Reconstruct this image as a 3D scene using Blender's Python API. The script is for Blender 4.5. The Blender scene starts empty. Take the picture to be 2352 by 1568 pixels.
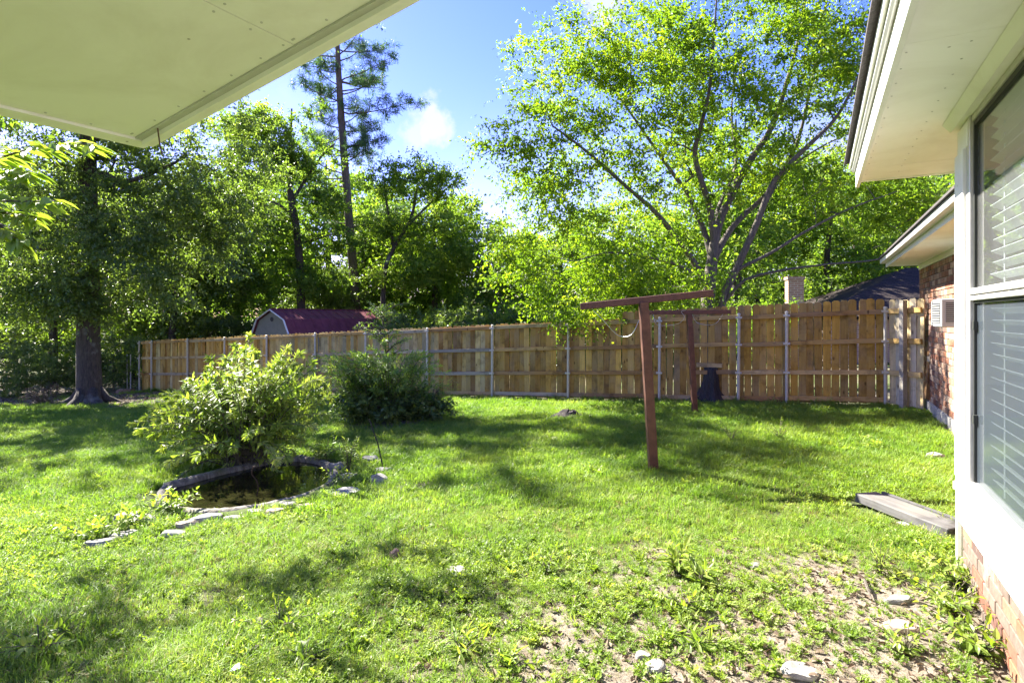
import bpy, math, random
import numpy as np
from mathutils import Vector

random.seed(7)
R = np.random.default_rng(7)
scene = bpy.context.scene
COL = scene.collection

# ------------------------------------------------------------------ camera, light, exposure
EYE = 1.65
FPX = 1317.0            # focal length in pixels of a 2352 px wide picture
HOR = 726.0             # row of the horizon in that picture
cam_data = bpy.data.cameras.new('camera')
cam_data.sensor_width = 36.0
cam_data.lens = 36.0 * FPX / 2352.0
cam_data.shift_y = -(784.0 - HOR) / 2352.0
cam_data.clip_start = 0.05
cam_data.clip_end = 2000.0
cam = bpy.data.objects.new('camera', cam_data)
cam.location = (0, 0, EYE)
cam.rotation_euler = (math.radians(90), 0, 0)
COL.objects.link(cam)
scene.camera = cam

SUN_EL = 42.0
SUN_AZ = -48.0          # degrees clockwise from +Y
world = bpy.data.worlds.new('World')
scene.world = world
world.use_nodes = True
wn, wl = world.node_tree.nodes, world.node_tree.links
wn.clear()
w_out = wn.new('ShaderNodeOutputWorld')
w_bg = wn.new('ShaderNodeBackground')
w_bg.inputs['Strength'].default_value = 0.052
sky = wn.new('ShaderNodeTexSky')
sky.sky_type = 'NISHITA'
sky.sun_disc = False
sky.sun_elevation = math.radians(SUN_EL)
sky.sun_rotation = math.radians(SUN_AZ)
sky.air_density = 1.0
sky.dust_density = 0.2
sky.ozone_density = 2.2

sun_data = bpy.data.lights.new('sun', 'SUN')
sun_data.energy = 3.7
sun_data.angle = math.radians(0.55)
sun_data.color = (1.0, 0.95, 0.86)
sun = bpy.data.objects.new('sun', sun_data)
sd = Vector((math.sin(math.radians(SUN_AZ)) * math.cos(math.radians(SUN_EL)),
             math.cos(math.radians(SUN_AZ)) * math.cos(math.radians(SUN_EL)),
             math.sin(math.radians(SUN_EL))))
sun.rotation_euler = sd.to_track_quat('Z', 'Y').to_euler()
sun.location = sd * 60
COL.objects.link(sun)

scene.view_settings.view_transform = 'Standard'
scene.view_settings.look = 'None'
scene.view_settings.exposure = 3.15
scene.view_settings.gamma = 1.0
scene.view_settings.use_curve_mapping = False
scene.render.engine = 'CYCLES'
scene.cycles.max_bounces = 14
scene.cycles.diffuse_bounces = 10
scene.cycles.transmission_bounces = 12
scene.cycles.transparent_max_bounces = 12
scene.cycles.caustics_reflective = False
scene.cycles.caustics_refractive = False
scene.cycles.use_denoising = True


def pix_dir(u, v):
    return np.array([(u - 1176.0) / FPX, 1.0, (HOR - v) / FPX])


# clouds: soft noisy puffs in the sky dome itself
def sky_nodes():
    tc = wn.new('ShaderNodeTexCoord')
    nz = wn.new('ShaderNodeTexNoise')
    nz.inputs['Scale'].default_value = 20.0
    nz.inputs['Detail'].default_value = 6.0
    nz.inputs['Roughness'].default_value = 0.6
    wl.new(tc.outputs['Generated'], nz.inputs['Vector'])
    warp = wn.new('ShaderNodeVectorMath'); warp.operation = 'MULTIPLY_ADD'
    wl.new(nz.outputs['Color'], warp.inputs[0])
    warp.inputs[1].default_value = (0.11, 0.11, 0.11)
    wl.new(tc.outputs['Generated'], warp.inputs[2])
    total = None
    puffs = [(990, 285, .045, .75), (955, 305, .045, .6), (1015, 300, .034, .65), (1375, 5, .05, .75), (1345, -10, .04, .5),
             (1100, 450, .075, .2), (1060, 470, .05, .2), (1900, 500, .22, .55), (2150, 560, .25, .7), (700, 380, .14, .25),
             (560, 560, .3, .2), (1300, 560, .3, .2), (-700, 100, .35, .8), (3300, 200, .4, .8), (300, -900, .3, .7)]
    for (u, v, r, a) in puffs:
        d = pix_dir(u, v); d = d / np.linalg.norm(d)
        dist = wn.new('ShaderNodeVectorMath'); dist.operation = 'DISTANCE'
        wl.new(warp.outputs[0], dist.inputs[0])
        dist.inputs[1].default_value = tuple(d + 0.055)
        mr = wn.new('ShaderNodeMapRange'); mr.interpolation_type = 'SMOOTHSTEP'
        mr.inputs['From Min'].default_value = r
        mr.inputs['From Max'].default_value = r * 0.35
        mr.inputs['To Max'].default_value = a
        wl.new(dist.outputs['Value'], mr.inputs['Value'])
        if total is None:
            total = mr.outputs[0]
        else:
            mx = wn.new('ShaderNodeMath'); mx.operation = 'MAXIMUM'
            wl.new(total, mx.inputs[0]); wl.new(mr.outputs[0], mx.inputs[1])
            total = mx.outputs[0]
    hs = wn.new('ShaderNodeHueSaturation')
    hs.inputs['Saturation'].default_value = 1.3
    hs.inputs['Value'].default_value = 1.0
    tintn = wn.new('ShaderNodeMixRGB'); tintn.blend_type = 'MULTIPLY'
    tintn.inputs['Fac'].default_value = 1.0
    tintn.inputs['Color2'].default_value = (.98, .745, 1.0, 1)
    wl.new(sky.outputs[0], tintn.inputs['Color1'])
    wl.new(tintn.outputs[0], hs.inputs['Color'])
    mix = wn.new('ShaderNodeMixRGB')
    wl.new(total, mix.inputs['Fac'])
    wl.new(hs.outputs[0], mix.inputs['Color1'])
    mix.inputs['Color2'].default_value = (2.45, 2.5, 2.7, 1)
    wl.new(mix.outputs[0], w_bg.inputs['Color'])
    wl.new(w_bg.outputs[0], w_out.inputs['Surface'])


sky_nodes()

# ------------------------------------------------------------------ materials
def new_mat(name):
    m = bpy.data.materials.new(name)
    m.use_nodes = True
    return m, m.node_tree.nodes, m.node_tree.links, m.node_tree.nodes['Principled BSDF']


def ramp(nt, fac, stops):
    r = nt.nodes.new('ShaderNodeValToRGB')
    els = r.color_ramp.elements
    while len(els) < len(stops):
        els.new(0.5)
    for e, (p, c) in zip(els, stops):
        e.position = p
        e.color = (c[0], c[1], c[2], 1)
    nt.links.new(fac, r.inputs['Fac'])
    return r.outputs['Color']


def noise(nt, vec, scale, detail=4, rough=0.55, dist=0.0):
    n = nt.nodes.new('ShaderNodeTexNoise')
    n.inputs['Scale'].default_value = scale
    n.inputs['Detail'].default_value = detail
    n.inputs['Roughness'].default_value = rough
    n.inputs['Distortion'].default_value = dist
    if vec is not None:
        nt.links.new(vec, n.inputs['Vector'])
    return n.outputs['Fac']


def mapping(nt, coord, scale=(1, 1, 1)):
    tc = nt.nodes.new('ShaderNodeTexCoord')
    mp = nt.nodes.new('ShaderNodeMapping')
    mp.inputs['Scale'].default_value = scale
    nt.links.new(tc.outputs[coord], mp.inputs['Vector'])
    return mp.outputs[0]


def world_pos(nt):
    g = nt.nodes.new('ShaderNodeNewGeometry')
    return g.outputs['Position']


def mixc(nt, fac, a, b, blend='MIX'):
    m = nt.nodes.new('ShaderNodeMixRGB')
    m.blend_type = blend
    for key, val in (('Fac', fac), ('Color1', a), ('Color2', b)):
        if isinstance(val, (int, float)):
            m.inputs[key].default_value = val
        elif isinstance(val, (tuple, list)):
            m.inputs[key].default_value = (val[0], val[1], val[2], 1)
        else:
            nt.links.new(val, m.inputs[key])
    return m.outputs[0]


def bump(nt, h, strength, dist, bsdf):
    b = nt.nodes.new('ShaderNodeBump')
    b.inputs['Strength'].default_value = strength
    b.inputs['Distance'].default_value = dist
    nt.links.new(h, b.inputs['Height'])
    nt.links.new(b.outputs[0], bsdf.inputs['Normal'])


def leaf_mat(name, stops, trans=0.45, rough=0.42, tcol=None, spec=0.35, use_random=False, patch=None):
    m, N, L, p = new_mat(name)
    nt = m.node_tree
    if use_random:
        oi = N.new('ShaderNodeObjectInfo')
        fac = oi.outputs['Random']
        if patch:
            pn = noise(nt, world_pos(nt), patch, 3)
            mm = N.new('ShaderNodeMath'); mm.operation = 'MULTIPLY_ADD'
            L.new(pn, mm.inputs[0]); mm.inputs[1].default_value = 1.5
            sub = N.new('ShaderNodeMath'); sub.operation = 'MULTIPLY_ADD'
            L.new(fac, sub.inputs[0]); sub.inputs[1].default_value = 0.6; sub.inputs[2].default_value = -0.55
            L.new(sub.outputs[0], mm.inputs[2])
            fac = mm.outputs[0]
    else:
        at = N.new('ShaderNodeAttribute')
        at.attribute_name = 'tint'
        fac = at.outputs['Fac']
    c = ramp(nt, fac, stops)
    L.new(c, p.inputs['Base Color'])
    p.inputs['Roughness'].default_value = rough
    p.inputs['Specular IOR Level'].default_value = spec
    tr = N.new('ShaderNodeBsdfTranslucent')
    tc = mixc(nt, 1.0, c, tcol or (1.5, 1.6, 0.55), 'MULTIPLY')
    L.new(tc, tr.inputs['Color'])
    mx = N.new('ShaderNodeMixShader')
    mx.inputs['Fac'].default_value = trans
    L.new(p.outputs[0], mx.inputs[1]); L.new(tr.outputs[0], mx.inputs[2])
    L.new(mx.outputs[0], N['Material Output'].inputs['Surface'])
    return m


def bark_mat(name, c1, c2, scale=1.0, patch=None):
    m, N, L, p = new_mat(name)
    nt = m.node_tree
    v = mapping(nt, 'Object', (9 * scale, 9 * scale, 1.6 * scale))
    n = noise(nt, v, 3.0, 8, 0.7, 0.4)
    c = ramp(nt, n, [(0.32, c1), (0.68, c2)])
    if patch:
        pn = noise(nt, mapping(nt, 'Object'), 1.6, 5, 0.6)
        f = ramp(nt, pn, [(0.56, (0, 0, 0)), (0.66, (1, 1, 1))])
        c = mixc(nt, f, c, patch)
    L.new(c, p.inputs['Base Color'])
    p.inputs['Roughness'].default_value = 0.9
    bump(nt, n, 0.9, 0.03, p)
    return m


def plain_mat(name, col, rough=0.6, nscale=8.0, var=0.15, metallic=0.0, bumpd=0.0, spec=0.4):
    m, N, L, p = new_mat(name)
    nt = m.node_tree
    n = noise(nt, mapping(nt, 'Object'), nscale, 6, 0.65)
    lo = tuple(x * (1 - var) for x in col); hi = tuple(min(1, x * (1 + var)) for x in col)
    L.new(ramp(nt, n, [(0.3, lo), (0.7, hi)]), p.inputs['Base Color'])
    p.inputs['Roughness'].default_value = rough
    p.inputs['Metallic'].default_value = metallic
    p.inputs['Specular IOR Level'].default_value = spec
    if bumpd:
        bump(nt, n, 0.6, bumpd, p)
    return m


def wood_mat(name, axis_scale, dark=0.45, knots=True):
    """weathered timber whose tone is the object's own colour"""
    m, N, L, p = new_mat(name)
    nt = m.node_tree
    oi = N.new('ShaderNodeObjectInfo')
    tc = N.new('ShaderNodeTexCoord')
    off = N.new('ShaderNodeVectorMath'); off.operation = 'MULTIPLY_ADD'
    comb = N.new('ShaderNodeCombineXYZ')
    for i in range(3):
        L.new(oi.outputs['Random'], comb.inputs[i])
    L.new(comb.outputs[0], off.inputs[0]); off.inputs[1].default_value = (37, 61, 83)
    L.new(tc.outputs['Object'], off.inputs[2])
    mp = N.new('ShaderNodeMapping'); mp.inputs['Scale'].default_value = axis_scale
    L.new(off.outputs[0], mp.inputs['Vector'])
    g = noise(nt, mp.outputs[0], 1.0, 6, 0.7, 0.3)
    blot = noise(nt, off.outputs[0], 3.2, 5, 0.65, 0.5)
    base = mixc(nt, ramp(nt, g, [(0.3, (0.5, 0.5, 0.5)), (0.72, (1.25, 1.25, 1.25))]), (0, 0, 0), oi.outputs['Color'])
    tone = ramp(nt, g, [(0.25, (0.66, 0.64, 0.62)), (0.75, (1.22, 1.22, 1.22))])
    base = mixc(nt, 1.0, oi.outputs['Color'], tone, 'MULTIPLY')
    st = ramp(nt, blot, [(0.32, (0.5, 0.47, 0.44)), (0.5, (1, 1, 1))])
    base = mixc(nt, 0.95, base, st, 'MULTIPLY')
    grey = ramp(nt, noise(nt, off.outputs[0], 1.3, 4, 0.6), [(0.45, (0, 0, 0)), (0.7, (1, 1, 1))])
    gm = N.new('ShaderNodeMath'); gm.operation = 'MULTIPLY'
    L.new(grey, gm.inputs[0]); gm.inputs[1].default_value = 0.3
    base = mixc(nt, gm.outputs[0], base, (0.3, 0.27, 0.2))
    if knots:
        vo = N.new('ShaderNodeTexVoronoi'); vo.inputs['Scale'].default_value = 1.0
        mp2 = N.new('ShaderNodeMapping'); mp2.inputs['Scale'].default_value = (7, 7, 3.2)
        L.new(off.outputs[0], mp2.inputs['Vector']); L.new(mp2.outputs[0], vo.inputs['Vector'])
        k = ramp(nt, vo.outputs['Distance'], [(0.07, (0.28, 0.22, 0.18)), (0.16, (1, 1, 1))])
        base = mixc(nt, 0.85, base, k, 'MULTIPLY')
    L.new(base, p.inputs['Base Color'])
    p.inputs['Roughness'].default_value = 0.85
    p.inputs['Specular IOR Level'].default_value = 0.2
    bump(nt, g, 0.5, 0.004, p)
    return m


def brick_mat(name):
    m, N, L, p = new_mat(name)
    nt = m.node_tree
    oi = N.new('ShaderNodeObjectInfo')
    pos = world_pos(nt)
    n = noise(nt, pos, 22, 6, 0.7)
    c = mixc(nt, 1.0, oi.outputs['Color'], ramp(nt, n, [(0.28, (0.6, 0.58, 0.56)), (0.7, (1.2, 1.2, 1.2))]), 'MULTIPLY')
    w = ramp(nt, noise(nt, pos, 6, 5, 0.65), [(0.58, (0, 0, 0)), (0.7, (1, 1, 1))])
    wm = N.new('ShaderNodeMath'); wm.operation = 'MULTIPLY'
    L.new(w, wm.inputs[0]); wm.inputs[1].default_value = 0.45
    c = mixc(nt, wm.outputs[0], c, (0.3, 0.24, 0.2))
    L.new(c, p.inputs['Base Color'])
    p.inputs['Roughness'].default_value = 0.9
    bump(nt, n, 0.6, 0.004, p)
    return m


def glass_mat(name, screen=0.0):
    m, N, L, p = new_mat(name)
    nt = m.node_tree
    tr = N.new('ShaderNodeBsdfTransparent'); tr.inputs['Color'].default_value = (0.86, 0.9, 0.9, 1)
    gl = N.new('ShaderNodeBsdfGlossy'); gl.inputs['Roughness'].default_value = 0.015 if not screen else 0.05
    fr = N.new('ShaderNodeFresnel'); fr.inputs['IOR'].default_value = 1.75
    mx = N.new('ShaderNodeMixShader')
    ge = N.new('ShaderNodeNewGeometry')
    fm = N.new('ShaderNodeMath'); fm.operation = 'SUBTRACT'; fm.use_clamp = True
    L.new(fr.outputs[0], fm.inputs[0]); L.new(ge.outputs['Backfacing'], fm.inputs[1])
    L.new(fm.outputs[0], mx.inputs['Fac']); L.new(tr.outputs[0], mx.inputs[1]); L.new(gl.outputs[0], mx.inputs[2])
    out = mx.outputs[0]
    df = N.new('ShaderNodeBsdfDiffuse'); df.inputs['Color'].default_value = (0.08, 0.096, 0.112, 1) if screen else (0.5, 0.5, 0.48, 1)  # screen's own grey; on plain panes a haze standing in for reflected sky
    m2 = N.new('ShaderNodeMixShader')
    n = noise(nt, world_pos(nt), 3.0, 5, 0.6)
    r = N.new('ShaderNodeMapRange'); L.new(n, r.inputs[0])
    r.inputs[3].default_value = screen * 0.85 if screen else 0.03
    r.inputs[4].default_value = screen * 1.15 if screen else 0.1
    L.new(r.outputs[0], m2.inputs['Fac']); L.new(out, m2.inputs[1]); L.new(df.outputs[0], m2.inputs[2])
    L.new(m2.outputs[0], N['Material Output'].inputs['Surface'])
    return m


M = {}
M['elm_leaf'] = leaf_mat('elm_leaf', [(0, (0.085, 0.15, 0.014)), (.55, (0.155, 0.24, 0.02)), (1, (0.27, 0.32, 0.032))], .55, .5, spec=.25)
M['oak_leaf'] = leaf_mat('oak_leaf', [(0, (0.07, 0.11, 0.034)), (.55, (0.13, 0.185, 0.052)), (1, (0.2, 0.25, 0.075))], .52, .36, spec=.5)
M['wood_leaf'] = leaf_mat('wood_leaf', [(0, (0.09, 0.155, 0.03)), (.55, (0.155, 0.24, 0.042)), (1, (0.245, 0.3, 0.06))], .54, .5, spec=.25)
M['light_leaf'] = leaf_mat('light_leaf', [(0, (0.1, 0.17, 0.028)), (.55, (0.175, 0.26, 0.04)), (1, (0.27, 0.33, 0.06))], .55, .5, spec=.25)
M['pine_needle'] = leaf_mat('pine_needle', [(0, (0.045, 0.095, 0.04)), (.55, (0.085, 0.15, 0.06)), (1, (0.14, 0.2, 0.07))], .38, .5, (1.1, 1.3, .7))
M['shrub_leaf'] = leaf_mat('shrub_leaf', [(0, (0.13, 0.2, 0.03)), (.55, (0.22, 0.29, 0.055)), (1, (0.36, 0.38, 0.13))], .5, .4)
M['ivy_leaf'] = leaf_mat('ivy_leaf', [(0, (0.07, 0.115, 0.04)), (.55, (0.13, 0.19, 0.06)), (1, (0.2, 0.25, 0.085))], .45, .4)
M['fern_leaf'] = leaf_mat('fern_leaf', [(0, (0.11, 0.19, 0.04)), (.55, (0.175, 0.27, 0.055)), (1, (0.28, 0.335, 0.08))], .5)
M['grass'] = leaf_mat('grass', [(0, (0.105, 0.2, 0.028)), (.55, (0.185, 0.285, 0.045)), (1, (0.3, 0.355, 0.085))], .5, .5, (1.3, 1.38, .6), .25, True, .9)
M['dry_grass'] = leaf_mat('dry_grass', [(0, (.22, .21, .07)), (1, (.36, .3, .15))], .3, .6, (1.2, 1.1, .7), .2, True)
M['weed'] = leaf_mat('weed', [(0, (0.12, 0.19, 0.03)), (.55, (0.2, 0.275, 0.046)), (1, (0.31, 0.345, 0.085))], .47, .45, None, .3, True, 1.2)
M['plant'] = leaf_mat('plant', [(0, (0.11, 0.18, 0.028)), (.55, (0.19, 0.27, 0.045)), (1, (0.31, 0.34, 0.075))], .48, .42)
M['dead_leaf'] = leaf_mat('dead_leaf', [(0, (.055, .034, .021)), (.5, (.13, .092, .06)), (1, (.26, .205, .14))], .15, .7, (1.1, .9, .7), .2)
M['oak_bark'] = bark_mat('oak_bark', (.02, .016, .011), (.085, .066, .048), 1.0, (.13, .135, .115))
M['grey_bark'] = bark_mat('grey_bark', (.045, .035, .026), (.16, .135, .105), 1.2)
M['pine_bark'] = bark_mat('pine_bark', (.05, .037, .028), (.19, .14, .105), 0.8)
M['char_bark'] = bark_mat('char_bark', (.008, .007, .006), (.05, .044, .038), 1.8)
M['stem'] = bark_mat('stem', (.07, .06, .035), (.17, .15, .09), 3.0)
M['plank'] = wood_mat('fence_wood', (26, 26, 1.6))
M['rail'] = wood_mat('rail_wood', (1.6, 26, 26))
M['galv'] = plain_mat('galvanised_steel', (.44, .415, .33), .55, 20, .15, .1)
M['rust'] = plain_mat('rusty_steel', (.1, .042, .026), .62, 9, .35, .15, .002)
M['white'] = plain_mat('white_paint', (.78, .78, .75), .5, 3, .04)
M['soffit'] = plain_mat('soffit_paint', (.8, .79, .7), .6, 2.2, .05)
M['gutter'] = plain_mat('gutter_paint', (.5, .5, .46), .45, 4, .08)
M['shingle'] = plain_mat('dark_shingle', (.07, .062, .06), .95, 40, .5, 0, .006)
M['alu'] = plain_mat('aluminium', (.55, .54, .5), .4, 8, .1, .4)
M['bronze'] = plain_mat('dark_seal', (.03, .033, .028), .6, 8, .2)
M['mortar'] = plain_mat('mortar', (.2, .18, .15), .95, 14, .2, 0, .004)
M['brick'] = brick_mat('brick')


def weathered_paint(name, col, dirt, amount):
    m, N, L, p = new_mat(name)
    nt = m.node_tree
    pos = world_pos(nt)
    a = ramp(nt, noise(nt, pos, 1.6, 6, .65, .6), [(.45, (0, 0, 0)), (.75, (1, 1, 1))])
    f = N.new('ShaderNodeMath'); f.operation = 'MULTIPLY'; L.new(a, f.inputs[0]); f.inputs[1].default_value = amount
    c = mixc(nt, f.outputs[0], col, dirt)
    vo = N.new('ShaderNodeTexVoronoi'); vo.inputs['Scale'].default_value = 6.5; L.new(pos, vo.inputs['Vector'])
    k = ramp(nt, vo.outputs['Distance'], [(.03, (.35, .32, .27)), (.06, (1, 1, 1))])
    gate = ramp(nt, noise(nt, pos, 2.3, 2, .5), [(.5, (0, 0, 0)), (.56, (1, 1, 1))])
    c = mixc(nt, gate, c, mixc(nt, 1.0, c, k, 'MULTIPLY'))
    L.new(c, p.inputs['Base Color'])
    p.inputs['Roughness'].default_value = .6

    return m


M['soffit'] = weathered_paint('soffit_paint', (.86, .86, .8), (.62, .6, .5), .5)
M['white'] = weathered_paint('white_paint', (.78, .78, .75), (.55, .52, .45), .35)
M['concrete'] = plain_mat('concrete', (.36, .345, .31), .9, 7, .3, 0, .006)
M['pondrim'] = bark_mat('mossy_concrete', (.055, .046, .034), (.27, .245, .2), .55, (.1, .1, .045))
M['stone'] = plain_mat('limestone', (.23, .22, .19), .9, 7, .6, 0, .014)
M['stone_tan'] = plain_mat('tan_stone', (.27, .215, .16), .9, 6, .3, 0, .012)
M['brown_stone'] = plain_mat('brown_stone', (.2, .13, .085), .9, 8, .4, 0, .01)
M['soil'] = plain_mat('dark_soil', (.035, .028, .023), .95, 14, .45, 0, .01)
M['slat'] = plain_mat('blind_slat', (.72, .73, .72), .5, 2, .03)
M['inside'] = plain_mat('inside_wall', (.2, .2, .19), .8, 2, .06)
M['red_metal'] = plain_mat('red_metal', (.17, .045, .06), .6, 3, .3, .0, spec=.2)
M['shed_wall'] = plain_mat('shed_wall', (.23, .24, .2), .8, 5, .1)
M['plastic'] = plain_mat('white_plastic', (.34, .34, .33), .4, 4, .04)
M['darkgrille'] = plain_mat('dark_grille', (.035, .038, .042), .6, 10, .2)
M['grey_board'] = wood_mat('grey_board_wood', (2.0, 30, 30), knots=False)
M['wire'] = plain_mat('wire', (.4, .42, .4), .4, 10, .2, .6)
M['litter'] = plain_mat('litter', (.6, .68, .78), .4, 20, .2)
M['glass'] = glass_mat('glass')
M['screen'] = glass_mat('screen_glass', .33)


def water_mat():
    m, N, L, p = new_mat('pond_water')
    nt = m.node_tree
    n = noise(nt, world_pos(nt), 5, 4, .6)
    L.new(ramp(nt, n, [(.35, (.008, .008, .003)), (.7, (.022, .022, .007))]), p.inputs['Base Color'])
    p.inputs['Roughness'].default_value = .04
    p.inputs['Specular IOR Level'].default_value = .6
    n2 = noise(nt, world_pos(nt), 14, 2, .5)
    bump(nt, n2, .12, .01, p)
    return m


M['water'] = water_mat()


def brick_texture_mat(name, c1, c2, scale=1.0):
    m, N, L, p = new_mat(name)
    nt = m.node_tree
    b = N.new('ShaderNodeTexBrick')
    b.inputs['Scale'].default_value = scale
    b.inputs['Color1'].default_value = (*c1, 1); b.inputs['Color2'].default_value = (*c2, 1)
    b.inputs['Mortar'].default_value = (.4, .35, .29, 1)
    b.inputs['Brick Width'].default_value = .22; b.inputs['Row Height'].default_value = .075
    b.inputs['Mortar Size'].default_value = .01
    tc = N.new('ShaderNodeTexCoord')
    sep = N.new('ShaderNodeSeparateXYZ'); L.new(tc.outputs['Object'], sep.inputs[0])
    ad = N.new('ShaderNodeMath'); L.new(sep.outputs[0], ad.inputs[0]); L.new(sep.outputs[1], ad.inputs[1])
    cb = N.new('ShaderNodeCombineXYZ'); L.new(ad.outputs[0], cb.inputs[0]); L.new(sep.outputs[2], cb.inputs[1])
    L.new(cb.outputs[0], b.inputs['Vector'])
    L.new(b.outputs['Color'], p.inputs['Base Color'])
    p.inputs['Roughness'].default_value = .9
    return m


M['farbrick'] = brick_texture_mat('far_brick', (.24, .14, .09), (.3, .18, .12))

# ------------------------------------------------------------------ mesh helpers
def mk_mesh(name, V, tris=None, quads=None, mats=(), tint=None, smooth=False, mat_index=None):
    me = bpy.data.meshes.new(name)
    V = np.asarray(V, dtype=np.float32).reshape(-1, 3)
    parts, starts, totals = [], [], []
    pos = 0
    for arr, k in ((tris, 3), (quads, 4)):
        if arr is None or len(arr) == 0:
            continue
        arr = np.asarray(arr, dtype=np.int32).reshape(-1, k)
        parts.append(arr.ravel())
        starts.append(pos + np.arange(len(arr), dtype=np.int32) * k)
        totals.append(np.full(len(arr), k, dtype=np.int32))
        pos += arr.size
    me.vertices.add(len(V)); me.vertices.foreach_set('co', V.ravel())
    if parts:
        idx = np.concatenate(parts); st = np.concatenate(starts); tot = np.concatenate(totals)
        me.loops.add(len(idx)); me.loops.foreach_set('vertex_index', idx)
        me.polygons.add(len(st)); me.polygons.foreach_set('loop_start', st)
        try:
            me.polygons.foreach_set('loop_total', tot)
        except Exception:
            pass
        me.polygons.foreach_set('use_smooth', np.full(len(st), bool(smooth)))
        if mat_index is not None:
            me.polygons.foreach_set('material_index', np.asarray(mat_index, dtype=np.int32))
    me.update(calc_edges=True)
    if tint is not None:
        a = me.attributes.new('tint', 'FLOAT', 'POINT')
        a.data.foreach_set('value', np.asarray(tint, dtype=np.float32))
    for m in mats:
        me.materials.append(m)
    return me


def link(name, me, parent=None, loc=None, rot=None, color=None):
    o = bpy.data.objects.new(name, me)
    COL.objects.link(o)
    if parent is not None:
        o.parent = parent
    if loc is not None:
        o.location = loc
    if rot is not None:
        o.rotation_euler = rot
    if color is not None:
        o.color = (*color, 1)
    return o


def tag(o, label=None, cat=None, group=None, kind=None):
    if label: o['label'] = label
    if cat: o['category'] = cat
    if group: o['group'] = group
    if kind: o['kind'] = kind
    return o


def thing(name, label, cat, loc=(0, 0, 0), rz=0.0, group=None):
    return tag(link(name, None, None, tuple(loc), (0, 0, rz)), label, cat, group)


class MB:
    """collects boxes, prisms and tubes into one mesh"""
    def __init__(self):
        self.V, self.T, self.Q, self.n = [], [], [], 0

    def add(self, V, T=None, Q=None):
        V = np.asarray(V, float).reshape(-1, 3)
        if T is not None and len(T): self.T.append(np.asarray(T).reshape(-1, 3) + self.n)
        if Q is not None and len(Q): self.Q.append(np.asarray(Q).reshape(-1, 4) + self.n)
        self.V.append(V); self.n += len(V)
        return self

    def box(self, x0, x1, y0, y1, z0, z1):
        V = [(x0, y0, z0), (x1, y0, z0), (x1, y1, z0), (x0, y1, z0), (x0, y0, z1), (x1, y0, z1), (x1, y1, z1), (x0, y1, z1)]
        return self.add(V, None, [(0, 3, 2, 1), (4, 5, 6, 7), (0, 1, 5, 4), (1, 2, 6, 5), (2, 3, 7, 6), (3, 0, 4, 7)])

    def bar(self, p, q, w, h, up=(0, 0, 1)):
        p, q = np.array(p, float), np.array(q, float)
        d = (q - p) / np.linalg.norm(q - p)
        s = np.cross(d, up); s /= np.linalg.norm(s)
        t = np.cross(s, d)
        V = []
        for c in (p, q):
            for a, b in ((-1, -1), (1, -1), (1, 1), (-1, 1)):
                V.append(c + s * a * w / 2 + t * b * h / 2)
        return self.add(V, None, [(0, 1, 2, 3), (7, 6, 5, 4), (0, 4, 5, 1), (1, 5, 6, 2), (2, 6, 7, 3), (3, 7, 4, 0)])

    def prism(self, poly, axis_vec, base=(0, 0, 0)):
        """closed polygon (n,3) pushed along axis_vec"""
        P = np.asarray(poly, float); n = len(P)
        V = np.vstack([P, P + np.asarray(axis_vec, float)])
        Q = [(i, (i + 1) % n, n + (i + 1) % n, n + i) for i in range(n)]
        T = [(0, i + 1, i) for i in range(1, n - 1)] + [(n, n + i, n + i + 1) for i in range(1, n - 1)]
        return self.add(V, T, Q)

    def tube(self, pts, rad, n=6, cap=True):
        V, Q, T = tube_arrays(pts, rad, n, cap)
        return self.add(V, T, Q)

    def mesh(self, name, mats, bevel=0.0, smooth=False):
        V = np.vstack(self.V)
        me = mk_mesh(name, V, np.vstack(self.T) if self.T else None, np.vstack(self.Q) if self.Q else None, mats, smooth=smooth)
        if bevel:
            import bmesh
            bm = bmesh.new(); bm.from_mesh(me)
            bmesh.ops.recalc_face_normals(bm, faces=bm.faces)
            bmesh.ops.bevel(bm, geom=list(bm.edges), offset=bevel, segments=1, affect='EDGES')
            bm.to_mesh(me); bm.free()
        return me

    def obj(self, name, mat, parent=None, loc=None, rot=None, bevel=0.0, smooth=False, color=None):
        mats = mat if isinstance(mat, (list, tuple)) else (mat,)
        return link(name, self.mesh(name, mats, bevel, smooth), parent, loc, rot, color)


def tube_arrays(pts, rad, n=6, cap=True):
    P = np.asarray(pts, float)
    k = len(P)
    rad = np.broadcast_to(np.asarray(rad, float), (k,))
    D = np.gradient(P, axis=0)
    D /= np.linalg.norm(D, axis=1, keepdims=True) + 1e-9
    ref = np.array([0.0, 0, 1]) if abs(D[0][2]) < 0.9 else np.array([1.0, 0, 0])
    S = np.cross(D, ref); S /= np.linalg.norm(S, axis=1, keepdims=True) + 1e-9
    T = np.cross(D, S)
    a = np.arange(n) * 2 * np.pi / n
    V = P[:, None, :] + rad[:, None, None] * (S[:, None, :] * np.cos(a)[None, :, None] + T[:, None, :] * np.sin(a)[None, :, None])
    V = V.reshape(-1, 3)
    i = np.arange(k - 1)[:, None] * n; j = np.arange(n)[None, :]; j2 = (j + 1) % n
    Q = np.stack([i + j, i + n + j, i + n + j2, i + j2], -1).reshape(-1, 4)
    tr = []
    if cap:
        V = np.vstack([V, P[:1], P[-1:]])
        b, t = k * n, k * n + 1
        for q in range(n):
            tr.append((b, q, (q + 1) % n)); tr.append((t, (k - 1) * n + (q + 1) % n, (k - 1) * n + q))
    return V, Q, np.array(tr).reshape(-1, 3)


def unit(a):
    return a / (np.linalg.norm(a, axis=-1, keepdims=True) + 1e-9)


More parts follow.
